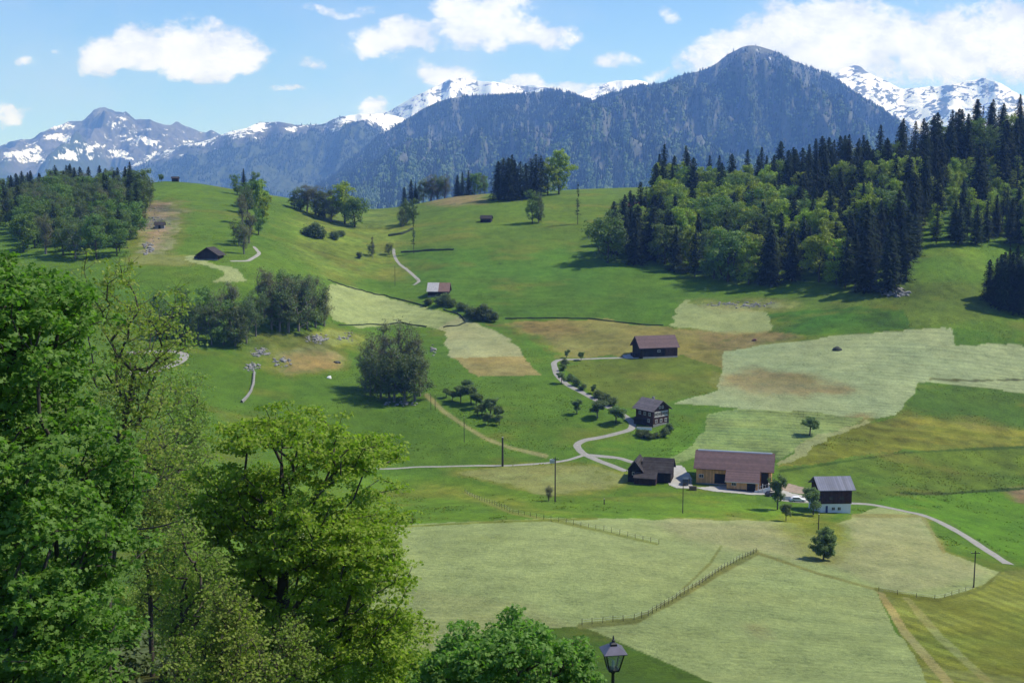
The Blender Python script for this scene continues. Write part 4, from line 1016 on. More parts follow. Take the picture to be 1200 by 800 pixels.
clump([('dull', 695, 278, 9, .6), ('dull', 690, 280, 7, .6), ('dull', 700, 272, 9, .6)], 'on the pasture left of the right hand wood', 'small trees left of the wood')
# ------------------------------------------------------------------ near trees in the foreground, leaf by leaf
M_MAPLE = mat_leaf('maple_leaves', (.080, .175, .032), (.160, .280, .052), .46, (1.05, 1.4, .5), 0.0)
M_SPRING = mat_leaf('spring_maple_leaves', (.165, .265, .030), (.265, .365, .050), .5, (1.05, 1.35, .5), 0.0)
M_BUSH = mat_leaf('round_maple_leaves', (.110, .215, .044), (.200, .330, .072), .48, (1.05, 1.4, .55), 0.0)
M_OLIVE = mat_leaf('opening_leaves', (.180, .250, .048), (.280, .345, .076), .5, (1.05, 1.3, .5), 0.0)

def near_tree(name, label, loc, lobes, trunk, nclump, per, leaf, rad, flat, mat, seed, shell=.6, tip=.012, shape='lobed', up=1.0, bark=None, extra_twigs=0, r_max=.3, bias=.3, power=.45, cut=None, rise=.25):
    r = np.random.default_rng(seed)
    P, d = lobes_points(lobes, nclump, r, shell)
    if cut is not None: P = P[[cut(p) for p in P]]
    tr = [np.array(p, float) for p in trunk]
    s = grow(P, tr, tip, power, .45, bias, r, r_max, rise)
    e = thing(name, loc, label, 'tree')
    P0, P1, R0, R1 = s
    if extra_twigs:              # fine bare twigs at the ends of the limbs
        k = np.repeat(np.arange(len(P)), extra_twigs); q = P[k]; dd = r.normal(0, 1, (len(k), 3)); dd[:, 2] = np.abs(dd[:, 2]) * 1.3; dd /= np.linalg.norm(dd, axis=1, keepdims=True)
        P0 = np.concatenate([P0, q]); P1 = np.concatenate([P1, q + dd * rad * r.uniform(.6, 1.5, len(k))[:, None]])
        R0 = np.concatenate([R0, np.full(len(k), tip * .8)]); R1 = np.concatenate([R1, np.full(len(k), tip * .3)])
    obj('trunk', tubes(name + '_trunk', P0, P1, R0, R1, bark or M_BARK, 6), e)
    C, o = clump_leaves(P, per, rad, flat, r)
    obj('crown', leaf_mesh(name + '_crown', C, leaf, r, mat, up, o * .7, shape), e)
    return e

def zat(py, Y): return float(elev(py)) * Y
def xat(px, py, Y): return float(tanx(px, py)) * Y
def poly_lobes(poly, n, rx, rz_, Y, b, dy, seed, var=.35, inset=.93):
    """leaf sprays: many small flat lobes filling the crown's outline, spread dy metres in depth"""
    r = np.random.default_rng(seed); q = np.array(poly, float); s = Y / F; c = q.mean(0); L = []
    q = c + (q - c) * inset
    while len(L) < n:
        px, py = r.uniform(q[:, 0].min(), q[:, 0].max()), r.uniform(q[:, 1].min(), q[:, 1].max())
        if not inpoly(np.array([px]), np.array([py]), q)[0]: continue
        e_ = math.sqrt(max(.05, 1 - (abs(px - c[0]) / (.55 * np.ptp(q[:, 0]))) ** 2)); k = r.uniform(1 - var, 1 + var)
        x, y, z = rel(px, py, Y, b); L.append((x, r.uniform(-1, 1) * dy * e_, z, rx * k * s, rx * k * s, rz_ * r.uniform(1 - var, 1 + var) * s))
    return L
# tall dense maple at the left edge
Y0 = 22.0; b = atd(-45, Y0); X0 = b.x
def rel(px, py, Y, bb): return (xat(px, py, Y) - bb.x, Y - bb.y, zat(py, Y) - bb.z)
L = poly_lobes([(-170, 300), (-60, 255), (0, 284), (40, 300), (70, 322), (96, 350), (78, 400), (100, 440), (132, 500), (152, 540), (140, 590), (126, 640), (157, 700), (150, 760), (128, 810), (100, 900), (-200, 900), (-230, 600)], 260, 44, 26, Y0, b, 2.6, 71, .35, .84)
H0 = zat(300, Y0) - b.z
near_tree('maple_tree', 'tall dense dark green maple filling the left edge', b, L, [(0, 0, -.4 + k * H0 * .8 / 9) for k in range(10)], 2800, 40, .12, .30, .5, M_MAPLE, 3, .5, .009)
# thin tree just breaking leaf, behind the maple
Y1 = 40.0; b = atd(128, Y1); L = []
for px, py, r, rz_ in [(150, 400, 60, 95), (120, 340, 40, 48), (185, 380, 42, 55), (170, 470, 62, 70), (130, 460, 45, 60), (155, 540, 60, 60)]:
    x, y, z = rel(px, py, Y1, b); s = Y1 / F; L.append((x, y, z, r * s, r * s, rz_ * s))
def path(pts, Y, bb): return [rel(px, py, Y, bb) for px, py in pts]
base_py = float(pix(b.x, b.y, b.z)[1])
near_tree('budding_tree', 'tall thin tree with sparse yellowish opening leaves behind the dense maple', b, L, path([(128, base_py + 12), (126, 700), (128, 620), (133, 560), (140, 515), (150, 470), (158, 430)], Y1, b), 330, 17, .12, .50, .35, M_OLIVE, 6, .45, .008, up=.9, r_max=.15, extra_twigs=2, bias=.22, power=.48)
b = atd(165, 46); L = []
for px, py, r, rz_ in [(205, 400, 30, 45), (190, 440, 40, 50), (200, 360, 22, 35), (185, 520, 60, 55), (215, 560, 50, 60)]:
    x, y, z = rel(px, py, 46, b); s = 46 / F; L.append((x, y, z, r * s, r * s, rz_ * s))
near_tree('budding_tree', 'leaning thin tree with dark slanting stem and opening leaves right of the tall budding tree', b, L, path([(120, 830), (128, 700), (136, 620), (147, 545), (160, 500), (176, 455), (188, 425)], 46, b), 210, 17, .12, .52, .35, M_OLIVE, 9, .45, .009, up=.9, r_max=.15, extra_twigs=2, bias=.22, power=.48)
# young multi-stemmed trees between the maples, twiggy and olive
for i, (px, Y, top, w, seed, lab) in enumerate([(178, 58, 520, 52, 21, 'multi-stemmed young tree with olive opening leaves, its foot on open grass at lower left'),
                                               (222, 30, 600, 46, 22, 'twiggy olive young tree standing before the left boughs of the bright maple'), (208, 70, 440, 50, 24, 'slender olive tree in the gap behind the two young trees'),
                                               (268, 28, 690, 46, 23, 'low twiggy young tree with olive leaves just left of the bright maple trunk'), (325, 31, 745, 45, 25, 'lowest twiggy young tree, before the trunk of the bright maple')]):
    b = atd(px, Y); s = Y / F; bpy_ = float(pix(b.x, b.y, b.z)[1]); h = bpy_ - top; L = []
    rr = np.random.default_rng(seed)
    for k in range(6):
        fz = .42 + .52 * k / 5; x, y, z = rel(px + rr.uniform(-.4, .4) * w, bpy_ - h * fz, Y, b); q = w * (1.05 - .55 * abs(fz - .6)) * .72
        L.append((x, rr.uniform(-.8, .8), z, q * s, q * s, q * s * 1.15))
    near_tree('young_tree', lab, b, L, [(0, 0, -.4), (.05, 0, h * s * .08), (.0, .1, h * s * .2), (.1, 0, h * s * .34), (.05, .05, h * s * .5)], 560 if Y > 45 else 420, 22 if Y > 45 else 12, .13 if Y > 45 else .085, .46 if Y > 45 else .30, .5, M_OLIVE, seed, .35, .008 if Y > 45 else .005, up=.9, r_max=.13 if Y > 45 else .09, extra_twigs=2, bias=.12, power=.47, rise=.5)
# bright spreading maple in the middle, with dark forked trunk
Y3 = 38.0; b = atd(332, Y3); s = Y3 / F
L = poly_lobes([(230, 596), (244, 540), (264, 494), (300, 464), (348, 446), (386, 474), (420, 506), (448, 552), (486, 598), (480, 622), (455, 640), (440, 660), (482, 690), (470, 722), (478, 768), (482, 812), (330, 830), (232, 820), (226, 700)], 138, 42, 13, Y3, b, 2.6, 72, .45)
near_tree('maple_tree', 'wide spreading maple with bright yellow green spring leaves and dark forked trunk', b, L, path([(334, float(pix(b.x, b.y, b.z)[1]) + 10), (333, 760), (331, 700), (332, 668), (336, 640), (332, 600), (330, 560)], Y3, b), 2200, 28, .135, .39, .3, M_SPRING, 31, .45, .009, r_max=.24, bias=.25, rise=.15)
# bushes closing the gap under the bright maple
for i, (px, Y, top, w, seed) in enumerate([(300, 58, 690, 70, 61), (400, 60, 700, 70, 62), (455, 52, 705, 45, 63), (350, 66, 600, 80, 64), (250, 66, 640, 60, 65), (150, 74, 660, 60, 66), (205, 80, 640, 60, 67), (100, 70, 680, 60, 68)]):
    b = atd(px, Y); s = Y / F; bpy_ = float(pix(b.x, b.y, b.z)[1]); h = bpy_ - top; L = []
    rr = np.random.default_rng(seed)
    for k in range(6):
        x, y, z = rel(px + rr.uniform(-.7, .7) * w, bpy_ - h * rr.uniform(.3, .8), Y, b); q = w * .55; L.append((x, rr.uniform(-1, 1), z, q * s, q * s, q * s * .8))
    near_tree('broad_bush', ['broad bush low behind the trunk of the bright maple', 'large bush low down behind the right boughs of the bright maple', 'bush at the lower right tip of the bright maple', 'tall bush rising behind the bright maple trunk', 'olive bush left behind the bright maple', 'olive bush behind the multi-stemmed young tree at lower left', 'broad olive bush between the young trees at lower left', 'olive bush low beside the dense dark maple'][i], b, L, [(0, 0, -.4), (.05, 0, h * s * .1), (0, .05, h * s * .25)], 420, 30, .15, .5, .6, M_SPRING if i in (2, 1) else M_OLIVE, seed, .5, .012, bias=.15, rise=.4)
# round dense tree in front of the lamp
Y4 = 25.0; b = atd(608, Y4); s = Y4 / F
L = poly_lobes([(508, 812), (518, 772), (545, 745), (572, 736), (590, 708), (608, 718), (632, 704), (646, 736), (680, 752), (690, 782), (706, 806), (704, 880), (515, 880)], 60, 30, 17, Y4, b, 1.5, 73, .4) + [(0, 0, zat(840, Y4) - b.z, 1.3, 1.2, 1.2)]
H4 = zat(720, Y4) - b.z
near_tree('round_tree_by_lamp'.replace('_by_lamp', ''), 'round dense bright green tree left of the street lamp', b, L, [(0, 0, -.3 + k * H4 * .75 / 6) for k in range(7)], 900, 38, .105, .22, .6, M_BUSH, 44, .5, .009)
# low growth and dead leaves under the near trees
r_ = np.random.default_rng(5)
for n_, (px, Y, h) in enumerate([(40, 52, 2.4), (95, 60, 2.0), (132, 52, 3.2), (150, 60, 2.4), (215, 56, 2.0), (250, 60, 2.6), (300, 56, 3.0), (350, 50, 2.6)]):
    plant('shrub', 'undergrowth_bush', atd(px, Y), h, ORD[n_] + ' low bush from the left under the budding trees at lower left', 'bush', 'bushes under the budding trees', 1.2)

# ------------------------------------------------------------------ street lamp
M_IRON = mat_simple('lamp_iron', (.018, .018, .020), .45, .3, 9, 0.0, .5)
M_LROOF = mat_simple('lamp_roof', (.10, .095, .13), .35, .2, 6, .3, .5)
nt = NT('lamp_glass'); g = nt.n('ShaderNodeBsdfGlass', i_IOR=1.1, i_Roughness=.08); g.inputs['Color'].default_value = (.92, .93, .88, 1)
tr_ = nt.n('ShaderNodeBsdfTransparent'); tr_.inputs['Color'].default_value = (.9, .92, .86, 1); mx = nt.n('ShaderNodeMixShader', i_0=.12); nt.l(tr_.outputs[0], mx.inputs[1]); g = nt.n('ShaderNodeBsdfPrincipled', i_Roughness=.25); g.inputs['Base Color'].default_value = (.7, .72, .68, 1); nt.l(g.outputs[0], mx.inputs[2]); M_LGLASS = out(nt, mx.outputs[0])
YL = 20.0; sL = YL / F
lb = atd(718.5, YL); lx = xat(718.5, 775, YL); lamp = thing('street_lamp', (lx, YL, lb.z), 'black street lamp post with a four sided glass lantern', 'street lamp', None, R(9))
zz = lambda py: zat(py, YL) - lb.z
zr, zg0, zg1 = zz(762), zz(762.5), zz(783)
hw1, hw0 = 11.2 * sL, 6.2 * sL          # half widths of the glass at top and bottom
m = MB(); m.lathe([(.085, -.3), (.085, .5), (.06, .56), (.045, .7), (.038, zg1 - .45)], 12); m.lathe([(.05, zg1 - .46), (.055, zg1 - .42), (.035, zg1 - .36), (.028, zg1 - .1), (.075, zg1 - .01)], 12)
m.build('post', M_IRON, lamp, True)
m = MB(); t = .013
for sx in (-1, 1):
    for sy in (-1, 1): m.tube((sx * hw0, sy * hw0, zg1), (sx * hw1, sy * hw1, zg0), t, t, 6)
for hw, z in ((hw0, zg1), (hw1, zg0)):
    for a, b_ in (((-1, -1), (1, -1)), ((1, -1), (1, 1)), ((1, 1), (-1, 1)), ((-1, 1), (-1, -1))): m.tube((a[0] * hw, a[1] * hw, z), (b_[0] * hw, b_[1] * hw, z), t * 1.2, t * 1.2, 6)
m.box(-hw0, hw0, -hw0, hw0, zg1 - .03, zg1 - .012)
lf = m.build('lantern_frame', M_IRON, lamp)
for k, (ax, ay) in enumerate(((0, -1), (1, 0), (0, 1), (-1, 0))):
    i0, i1 = hw0 - .006, hw1 - .006; m = MB()
    px_, py_ = -ay, ax
    q = lambda h, w_, o, z: (ax * (h + o) + px_ * w_, ay * (h + o) + py_ * w_, z)
    m.hexa([q(i0, -i0, 0, zg1), q(i0, i0, 0, zg1), q(i0, i0, -.004, zg1), q(i0, -i0, -.004, zg1), q(i1, -i1, 0, zg0), q(i1, i1, 0, zg0), q(i1, i1, -.004, zg0), q(i1, -i1, -.004, zg0)])
    m.build('glass_pane', M_LGLASS, lf)
m = MB(); hr, ht = 14.5 * sL, 5.6 * sL; z0, z1 = zz(762), zz(755.5)
m.hexa([(-hr, -hr, z0), (hr, -hr, z0), (hr, hr, z0), (-hr, hr, z0), (-ht, -ht, z1), (ht, -ht, z1), (ht, ht, z1), (-ht, ht, z1)]); m.box(-hr, hr, -hr, hr, z0 - .012, z0 - .001)
rf = m.build('lantern_roof', M_LROOF, lamp)
m = MB(); m.lathe([(ht * .98, z1 + .001), (ht * .95, z1 + .035), (ht * .45, z1 + .06), (.03, z1 + .075)], 4); m.build('vent_cap', M_IRON, rf)
m = MB(); m.lathe([(.022, z1 + .07), (.034, z1 + .095), (.012, z1 + .12), (.020, z1 + .135), (.004, z1 + .19)], 8); m.build('finial', M_IRON, rf)
m = MB(); m.lathe([(.03, zg1), (.022, zg1 + .06), (.030, zg1 + .10), (.022, zg1 + .15), (.008, zg1 + .17)], 10); m.build('bulb', mat_simple('lamp_bulb', (.7, .7, .66), .3, .05), lamp, True)
# ------------------------------------------------------------------ lanes and paths, laid on the ground
M_GRAVEL = mat_simple('gravel_lane', (.27, .26, .23), .95, .25, 1.2, spec=.1, coord='Object')
M_ASPH = mat_simple('grey_lane', (.255, .245, .22), .95, .18, .8, spec=.1)
M_CONC = mat_simple('pale_concrete', (.34, .33, .30), .9, .2, .7, spec=.1)
def strip(name, pts, width, mat, label, off=.07):
    q = [np.array(at(x, y)) for x, y in pts]; q = np.array(q)[:, :2]
    d = np.concatenate([[0], np.cumsum(np.linalg.norm(np.diff(q, axis=0), axis=1))]); t = np.arange(0, d[-1], 1.0); t = np.append(t, d[-1])
    mx, my = pchip_slopes(d, q.T)
    j = np.clip(np.searchsorted(d, t, side='right') - 1, 0, len(d) - 2); h = d[j + 1] - d[j]; u = (t - d[j]) / h
    def ev(y, m): return (1 + 2 * u) * (1 - u) ** 2 * y[j] + u * (1 - u) ** 2 * h * m[j] + u * u * (3 - 2 * u) * y[j + 1] + u * u * (u - 1) * h * m[j + 1]
    C = np.stack([ev(q[:, 0], mx), ev(q[:, 1], my)], 1)
    for _ in range(2): C[1:-1] = (C[:-2] + 2 * C[1:-1] + C[2:]) / 4
    T = np.gradient(C, axis=0); T /= np.linalg.norm(T, axis=1, keepdims=True) + 1e-9; Nn = np.stack([-T[:, 1], T[:, 0]], 1)
    w = width * (.5 + (fbm(t / 7, t * 0 + width, 3, 5) - .5) * .16)
    rows = []
    for k in np.linspace(-1, 1, 7): p = C + Nn * (w * k)[:, None]; rows.append(np.column_stack([p, height(p[:, 0], p[:, 1]) + off - (.05 if abs(k) == 1 else 0)]))
    V = np.stack(rows, 1); n = len(t); ii = np.arange(n * 7).reshape(n, 7)
    f = np.stack([ii[:-1, :-1].ravel(), ii[1:, :-1].ravel(), ii[1:, 1:].ravel(), ii[:-1, 1:].ravel()], 1)
    o = obj(name, mesh_np(name, V.reshape(-1, 3), [f[:, ::-1]], [mat], True)); return tag(o, label, 'lane', kind='structure')
strip('lane', [(742, 418.5), (715, 419.5), (690, 420.5), (668, 421), (654, 422), (649, 426), (652, 437), (664, 450), (690, 464), (715, 478), (733, 488), (741, 496), (740, 502), (722, 508), (700, 513), (684, 516), (676, 522), (682, 530), (698, 538), (716, 545), (734, 552)], 2.5, M_ASPH, 'winding grey farm lane from the upper barn down to the yard')
strip('lane', [(682, 533), (700, 534), (722, 536), (740, 541), (775, 551), (800, 556)], 2.4, M_ASPH, 'short grey lane into the yard behind the dark barns', .075)
strip('path', [(438, 549), (480, 547.5), (520, 546.5), (590, 545.5), (640, 542.5), (665, 539), (684, 533)], 1.4, M_GRAVEL, 'thin straight pale farm track across the green slope', .08)
strip('road', [(912, 585), (940, 588), (985, 589), (1010, 590), (1040, 594.5), (1080, 603), (1112, 617), (1145, 637), (1165, 650), (1182, 661)], 2.7, M_ASPH, 'grey road curving away downhill at the right')
strip('path', [(461, 291), (462, 299), (467, 308), (478, 317), (487, 325), (491, 330), (484, 334)], 1.9, M_GRAVEL, 'pale gravel path bending on the middle pasture')
strip('path', [(150, 437), (175, 436), (200, 428), (214, 421), (216, 415), (205, 411.5), (180, 412), (150, 414)], 3.4, M_ASPH, 'grey track bend at the left below the dark copse')
strip('path', [(298, 289), (303, 298), (292, 305), (270, 306)], 2.0, M_GRAVEL, 'short pale path below the grey budding trees')

def patch(name, poly, mat, label, off=.09):
    """a paved yard lying on the slope"""
    q = np.array([np.array(at(x, y))[:2] for x, y in poly]); x0, y0 = q.min(0); x1, y1 = q.max(0)
    xs = np.arange(x0, x1 + .5, .5); ys = np.arange(y0, y1 + .5, .5); Xg, Yg = np.meshgrid(xs, ys); inside = inpoly(Xg.ravel(), Yg.ravel(), q).reshape(Xg.shape)
    c = inside[:-1, :-1] & inside[1:, :-1] & inside[:-1, 1:] & inside[1:, 1:]
    ii = np.arange(Xg.size).reshape(Xg.shape); f = np.stack([ii[:-1, :-1][c], ii[:-1, 1:][c], ii[1:, 1:][c], ii[1:, :-1][c]], 1)
    u = np.unique(f); mp = np.full(Xg.size, -1); mp[u] = np.arange(len(u))
    V = np.column_stack([Xg.ravel()[u], Yg.ravel()[u], height(Xg.ravel()[u], Yg.ravel()[u]) + off])
    o = obj(name, mesh_np(name, V, [mp[f]], [mat], True)); return tag(o, label, 'yard', kind='structure')
patch('yard', [(784, 545), (800, 545), (812, 560), (812, 573), (792, 572), (782, 568)], M_CONC, 'pale concrete yard between the dark barns and the orange barn')
patch('yard', [(812, 571), (835, 576), (880, 580), (905, 580), (925, 586), (958, 590), (958, 583), (930, 578), (912, 572), (905, 566)], M_CONC, 'pale concrete apron along the orange barn', .10)
patch('yard', [(728, 416), (742, 414.5), (752, 418), (748, 420.5), (733, 420.5)], M_CONC, 'small pale forecourt left of the upper barn', .10)
patch('yard', [(905, 566), (925, 566), (958, 575), (958, 581), (930, 578), (908, 573)], mat_simple('gravel_yard', (.25, .20, .15), .95, .25, .8), 'brown gravel yard between the orange barn and the grey roofed barn', .085)

# ------------------------------------------------------------------ buildings
M_WOODD = mat_rows('dark_weathered_wood', (.028, .021, .018), .9, 0, .3, .4, .5, 1.2, .15, (.055, .046, .04))
M_WOODB = mat_rows('brown_wood', (.060, .030, .023), .85, 0, .3, .5, .4, 1.2, .15, (.04, .026, .022))
M_WOODO = mat_rows('orange_new_wood', (.64, .33, .13), .8, 0, .4, .75, .2, 1.0, .2, (.52, .29, .135))
M_ROOFP = mat_rows('purple_brown_tiles', (.118, .074, .073), .75, 2, .26, .72, .22, 1.1, .2, (.096, .066, .066))
M_ROOFG = mat_rows('old_grey_shingle', (.046, .039, .037), .85, 2, .3, .6, .4, .9, .15, (.066, .06, .056))
M_ROOFH = mat_rows('grey_brown_shingle', (.17, .145, .145), .8, 2, .28, .65, .3, 1.0, .2)
M_ROOFB = mat_rows('blue_grey_sheet', (.125, .135, .185), .6, 0, .6, .8, .10, .5, .3, (.145, .15, .19))
M_ROOFL = mat_simple('pale_grey_tiles', (.42, .40, .39), .8, .2, 1.0, spec=.25)
M_ROOFR = mat_simple('red_brown_tiles', (.20, .12, .095), .8, .25, 1.0, spec=.25)
M_ROOFO = mat_simple('orange_red_tiles', (.42, .13, .075), .8, .25, 1.0, spec=.25)
M_WHITE = mat_simple('whitewash', (.72, .72, .70), .85, .08, .7, spec=.2)
M_STONE = mat_simple('grey_stone', (.21, .205, .19), .9, .35, 1.5, bump=.4)
M_DARK = mat_simple('door_black_bay_shade', (.012, .012, .013), .8, .2, 2)  # black of doors and gates; on the barn bays it imitates interior shade
M_PANE = mat_simple('window_pane', (.03, .035, .045), .12, .1, 1, 0, .6)
M_BLUE = mat_simple('blue_door_paint', (.035, .055, .16), .6, .15, 2)
M_FRAME = mat_simple('pale_window_frame', (.62, .58, .54), .7, .1, 2)
M_STEEL = mat_simple('galvanised_trim', (.45, .46, .48), .5, .1, 2, .4, .5)

def gable(w, d, h, rh, down=2.5, axis='x', x0=None, y0=0.0):
    """walls of a gabled house: w along x, d along y (away), front at y0; the ridge runs along axis"""
    m = MB(); x0 = -w / 2 if x0 is None else x0
    if axis == 'x': m.prism([(y0, -down), (y0 + d, -down), (y0 + d, h), (y0 + d / 2, h + rh), (y0, h)], x0, x0 + w, 'x')
    else: m.prism([(x0, -down), (x0 + w, -down), (x0 + w, h), (x0 + w / 2, h + rh), (x0, h)], y0, y0 + d, 'y')
    return m
def roof2(m, w, d, h, rh, ov=.7, oe=.6, th=.16, axis='x', x0=None, y0=0.0, lift=.03):
    """two roof slopes with overhang (ov along the ridge, oe at the eaves)"""
    x0 = -w / 2 if x0 is None else x0
    if axis == 'x': s0, s1, a0, a1 = y0, y0 + d, x0 - ov, x0 + w + ov
    else: s0, s1, a0, a1 = x0, x0 + w, y0 - ov, y0 + d + ov
    mid = (s0 + s1) / 2; k = rh / ((s1 - s0) / 2); z = h + lift
    m.prism([(s0 - oe, z - k * oe), (mid, z + rh), (mid, z + rh + th), (s0 - oe, z - k * oe + th)], a0, a1, axis)
    m.prism([(s1 + oe, z - k * oe), (s1 + oe, z - k * oe + th), (mid, z + rh + th), (mid, z + rh)], a0, a1, axis)
    return m
def window(parent, x, z, w, h, y=0.0, side='front', fm=None, depth=.09):
    """a framed window on the front (-y) or a side wall, pane as sub-part"""
    f = MB(); t = .09
    def B(a0, a1, b0, b1, z0, z1, m):
        if side == 'front': m.box(x + a0, x + a1, y - b1, y - b0, z0, z1)
        elif side == 'left': m.box(y - b1, y - b0, x + a0, x + a1, z0, z1)
        else: m.box(y + b0, y + b1, x + a0, x + a1, z0, z1)
    B(-w / 2 - t, -w / 2, -.02, depth, z - t, z + h + t, f); B(w / 2, w / 2 + t, -.02, depth, z - t, z + h + t, f)
    B(-w / 2, w / 2, -.02, depth, z - t, z, f); B(-w / 2, w / 2, -.02, depth, z + h, z + h + t, f); B(-.03, .03, 0.02, depth - .01, z, z + h, f)
    fo = f.build('window', fm or M_FRAME, parent)
    p = MB(); B(-w / 2, w / 2, -.02, .018, z, z + h, p); p.build('pane', M_PANE, fo)
    return fo
def slab(parent, name, mat, *box): return MB().box(*box).build(name, mat, parent)
def site(px, py, dz=0.0):
    p = at(px, py); p.z += dz; return p

# the big new barn, orange timber under a long purple brown roof
p = site(860, 573); sc_ = p.y / F
bn = thing('farm_barn', p, 'long barn of orange timber under a purple brown roof', 'barn', None, R(-14))
w = 93 * sc_; x0, x1 = -49.5 * sc_, 46.5 * sc_
gable(x1 - x0 - 1.6, 12.0, 5.4, 3.6, axis='x', x0=x0 + .8, y0=3.2).build('wall', M_WOODO, bn)
m = roof2(MB(), x1 - x0 - 1.4, 12.0, 5.4, 3.6, .7, .9, .2, 'x', x0=x0 + .7, y0=3.2)
xa, xb = -10.5 * sc_, 30 * sc_                     # the roof runs further down over the bay
k = 3.6 / 6.0; ye = 3.2 - .9; ze = 5.43 - k * .9
m.prism([(ye - 4.0, ze - k * 4.0), (ye - .004, ze - .004), (ye - .004, ze + .196), (ye - 4.0, ze - k * 4.0 + .2)], xa, xb, 'x')
ro = m.build('roof', M_ROOFP, bn)
MB().prism([(3.2 + 6.0 - .35, 9.06), (3.2 + 6.35, 9.06), (3.2 + 6.2, 9.36), (3.2 + 5.8, 9.36)], x0 + .8, x1 - .8, 'x').build('ridge_strip', M_STEEL, ro)
m = MB(); m.prism([(-1.0, -2.5), (3.2 - .004, -2.5), (3.2 - .004, 5.0), (-1.0, 2.55)], xa + .5, xb - .5, 'x'); m.build('bay', M_WOODO, bn)
op = slab(bn, 'bay_shade_panel', M_DARK, 15.5 * sc_, xb - 1.1, -1.06, -1.003, -.3, 2.2)  # flat near-black panels: shade inside the barn's openings put into their colour
slab(bn, 'bay_shade_panel', M_DARK, -24 * sc_, -10.6 * sc_, 3.12, 3.197, .7, 3.6)
slab(bn, 'bay_shade_panel', M_DARK, xb + .3, 40 * sc_, 3.11, 3.196, -.3, 4.6)
slab(bn, 'plinth', M_STONE, x0 + .85, xa + .45, 3.05, 3.19, -2.5, .55)
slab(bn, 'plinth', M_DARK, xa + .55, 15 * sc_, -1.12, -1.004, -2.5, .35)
m = MB()
for xx in (xb - .3, xb + .9): m.box(xx - .13, xx + .13, -1.35, -1.09, -1.5, 2.4)
m.build('corner_post', M_FRAME, bn)
slab(bn, 'gutter', M_STEEL, xa - .1, xb + .1, ye - 4.16, ye - 4.02, ze - k * 4.0 - .02, ze - k * 4.0 + .12)
window(bn, -40 * sc_, 2.2, 1.2, .9, 3.2); window(bn, 0, 1.4, 1.2, .8, -1.0)
# pale ramp and low walls before its right end
p2 = site(893, 577.5); rw = thing('retaining_wall', p2, 'low white ramp wall before the right end of the orange barn', 'wall', None, R(-4))
s2 = p2.y / F
MB().hexa([(-9 * s2, 0, -1), (8 * s2, 0, -1), (8 * s2, .3, -1), (-9 * s2, .3, -1), (-9 * s2, 0, .5), (8 * s2, 0, 1.7), (8 * s2, .3, 1.7), (-9 * s2, .3, .5)]).build('ramp_wall', M_WHITE, rw)
MB().box(8 * s2 + .01, 10 * s2, .0, 1.6, -1, 2.6).build('pillar', M_WHITE, rw)
m = MB()
for i in range(6): m.tube((-8 * s2 + i * 3 * s2, .15, .5 + 1.2 * (i * 3 + 1) / 17), (-8 * s2 + i * 3 * s2, .15, 1.5 + 1.2 * (i * 3 + 1) / 17), .04, .04, 6)
m.tube((-8 * s2, .15, 1.57), (7 * s2, .15, 2.65), .04, .04, 6); m.build('railing', M_STEEL, rw)
p2 = site(925, 586); rw = thing('retaining_wall', p2, 'long low whitewashed wall along the edge of the brown gravel yard', 'wall', None, R(-6)); s2 = p2.y / F
MB().box(-18 * s2, 16 * s2, 0, .35, -1.5, 1.0).build('wall_face', M_WHITE, rw); MB().box(-18.3 * s2, 16.3 * s2, -.06, .41, 1.003, 1.1).build('coping', M_CONC, rw)

# the two dark barns grown together
p = site(765, 567.5); s = p.y / F
db = thing('old_barn', p, 'low black weathered timber barn of joined gabled parts', 'barn', None, R(-15))
gable(33 * s, 7.5, 3.6, 3.0, axis='x', x0=-13 * s, y0=2.6).build('wall', M_WOODD, db)
r1 = roof2(MB(), 33 * s, 7.5, 3.6, 3.0, .6, .7, .16, 'x', x0=-13 * s, y0=2.6).build('roof', M_ROOFG, db)
gable(17 * s, 9.0, 3.8, 2.6, axis='y', x0=-31 * s, y0=1.2).build('cross_wing', M_WOODD, db)
roof2(MB(), 17 * s, 9.0, 3.8, 2.6, .7, .5, .16, 'y', x0=-31 * s, y0=1.2).build('roof', M_ROOFG, db)
m = MB(); m.prism([(-1.0, -2.5), (2.59, -2.5), (2.59, 3.7), (-1.0, 2.2)], -22 * s, 4 * s, 'x'); m.build('lean_to', M_WOODB, db)
kk = 1.5 / 3.59
m = MB(); m.prism([(-1.7, 2.24 - kk * .7), (2.55, 3.76), (2.55, 3.9), (-1.7, 2.38 - kk * .7)], -23 * s, 5 * s, 'x'); m.build('lean_to_roof', M_ROOFG, db)
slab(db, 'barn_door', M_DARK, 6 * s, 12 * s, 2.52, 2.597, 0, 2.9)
slab(db, 'barn_door', M_WOODB, -9 * s, -4 * s, -1.07, -1.003, 0, 1.9)
window(db, -23.5 * s, 2.3, 1.0, .8, 1.2)

# barn with blue grey roof and whitewashed foot
p = site(979, 600.5); s = p.y / F
gb = thing('farm_barn', p, 'small dark brown barn with blue grey roof and white ground floor', 'barn', None, R(3))
W2 = 37 * s
m = MB().box(-W2 / 2, W2 / 2, 0, 7.5, -2.5, 2.5); m.build('ground_floor', M_WHITE, gb)
gable(W2 + .3, 7.8, 6.6, 2.3, down=-2.503, axis='x', y0=-.15).build('wall', M_WOODB, gb)
roof2(MB(), W2 + .3, 7.8, 6.6, 2.3, .8, .75, .16, 'x', y0=-.15).build('roof', M_ROOFB, gb)
dr = slab(gb, 'door', M_BLUE, -12.2 * s, -9.6 * s, -.06, -.003, -.2, 1.95); slab(dr, 'handle', M_STEEL, -10.2 * s, -9.9 * s, -.1, -.065, .85, .97)
window(gb, -2.8 * s, .75, .75, .75); window(gb, 4.4 * s, .75, .75, .75)
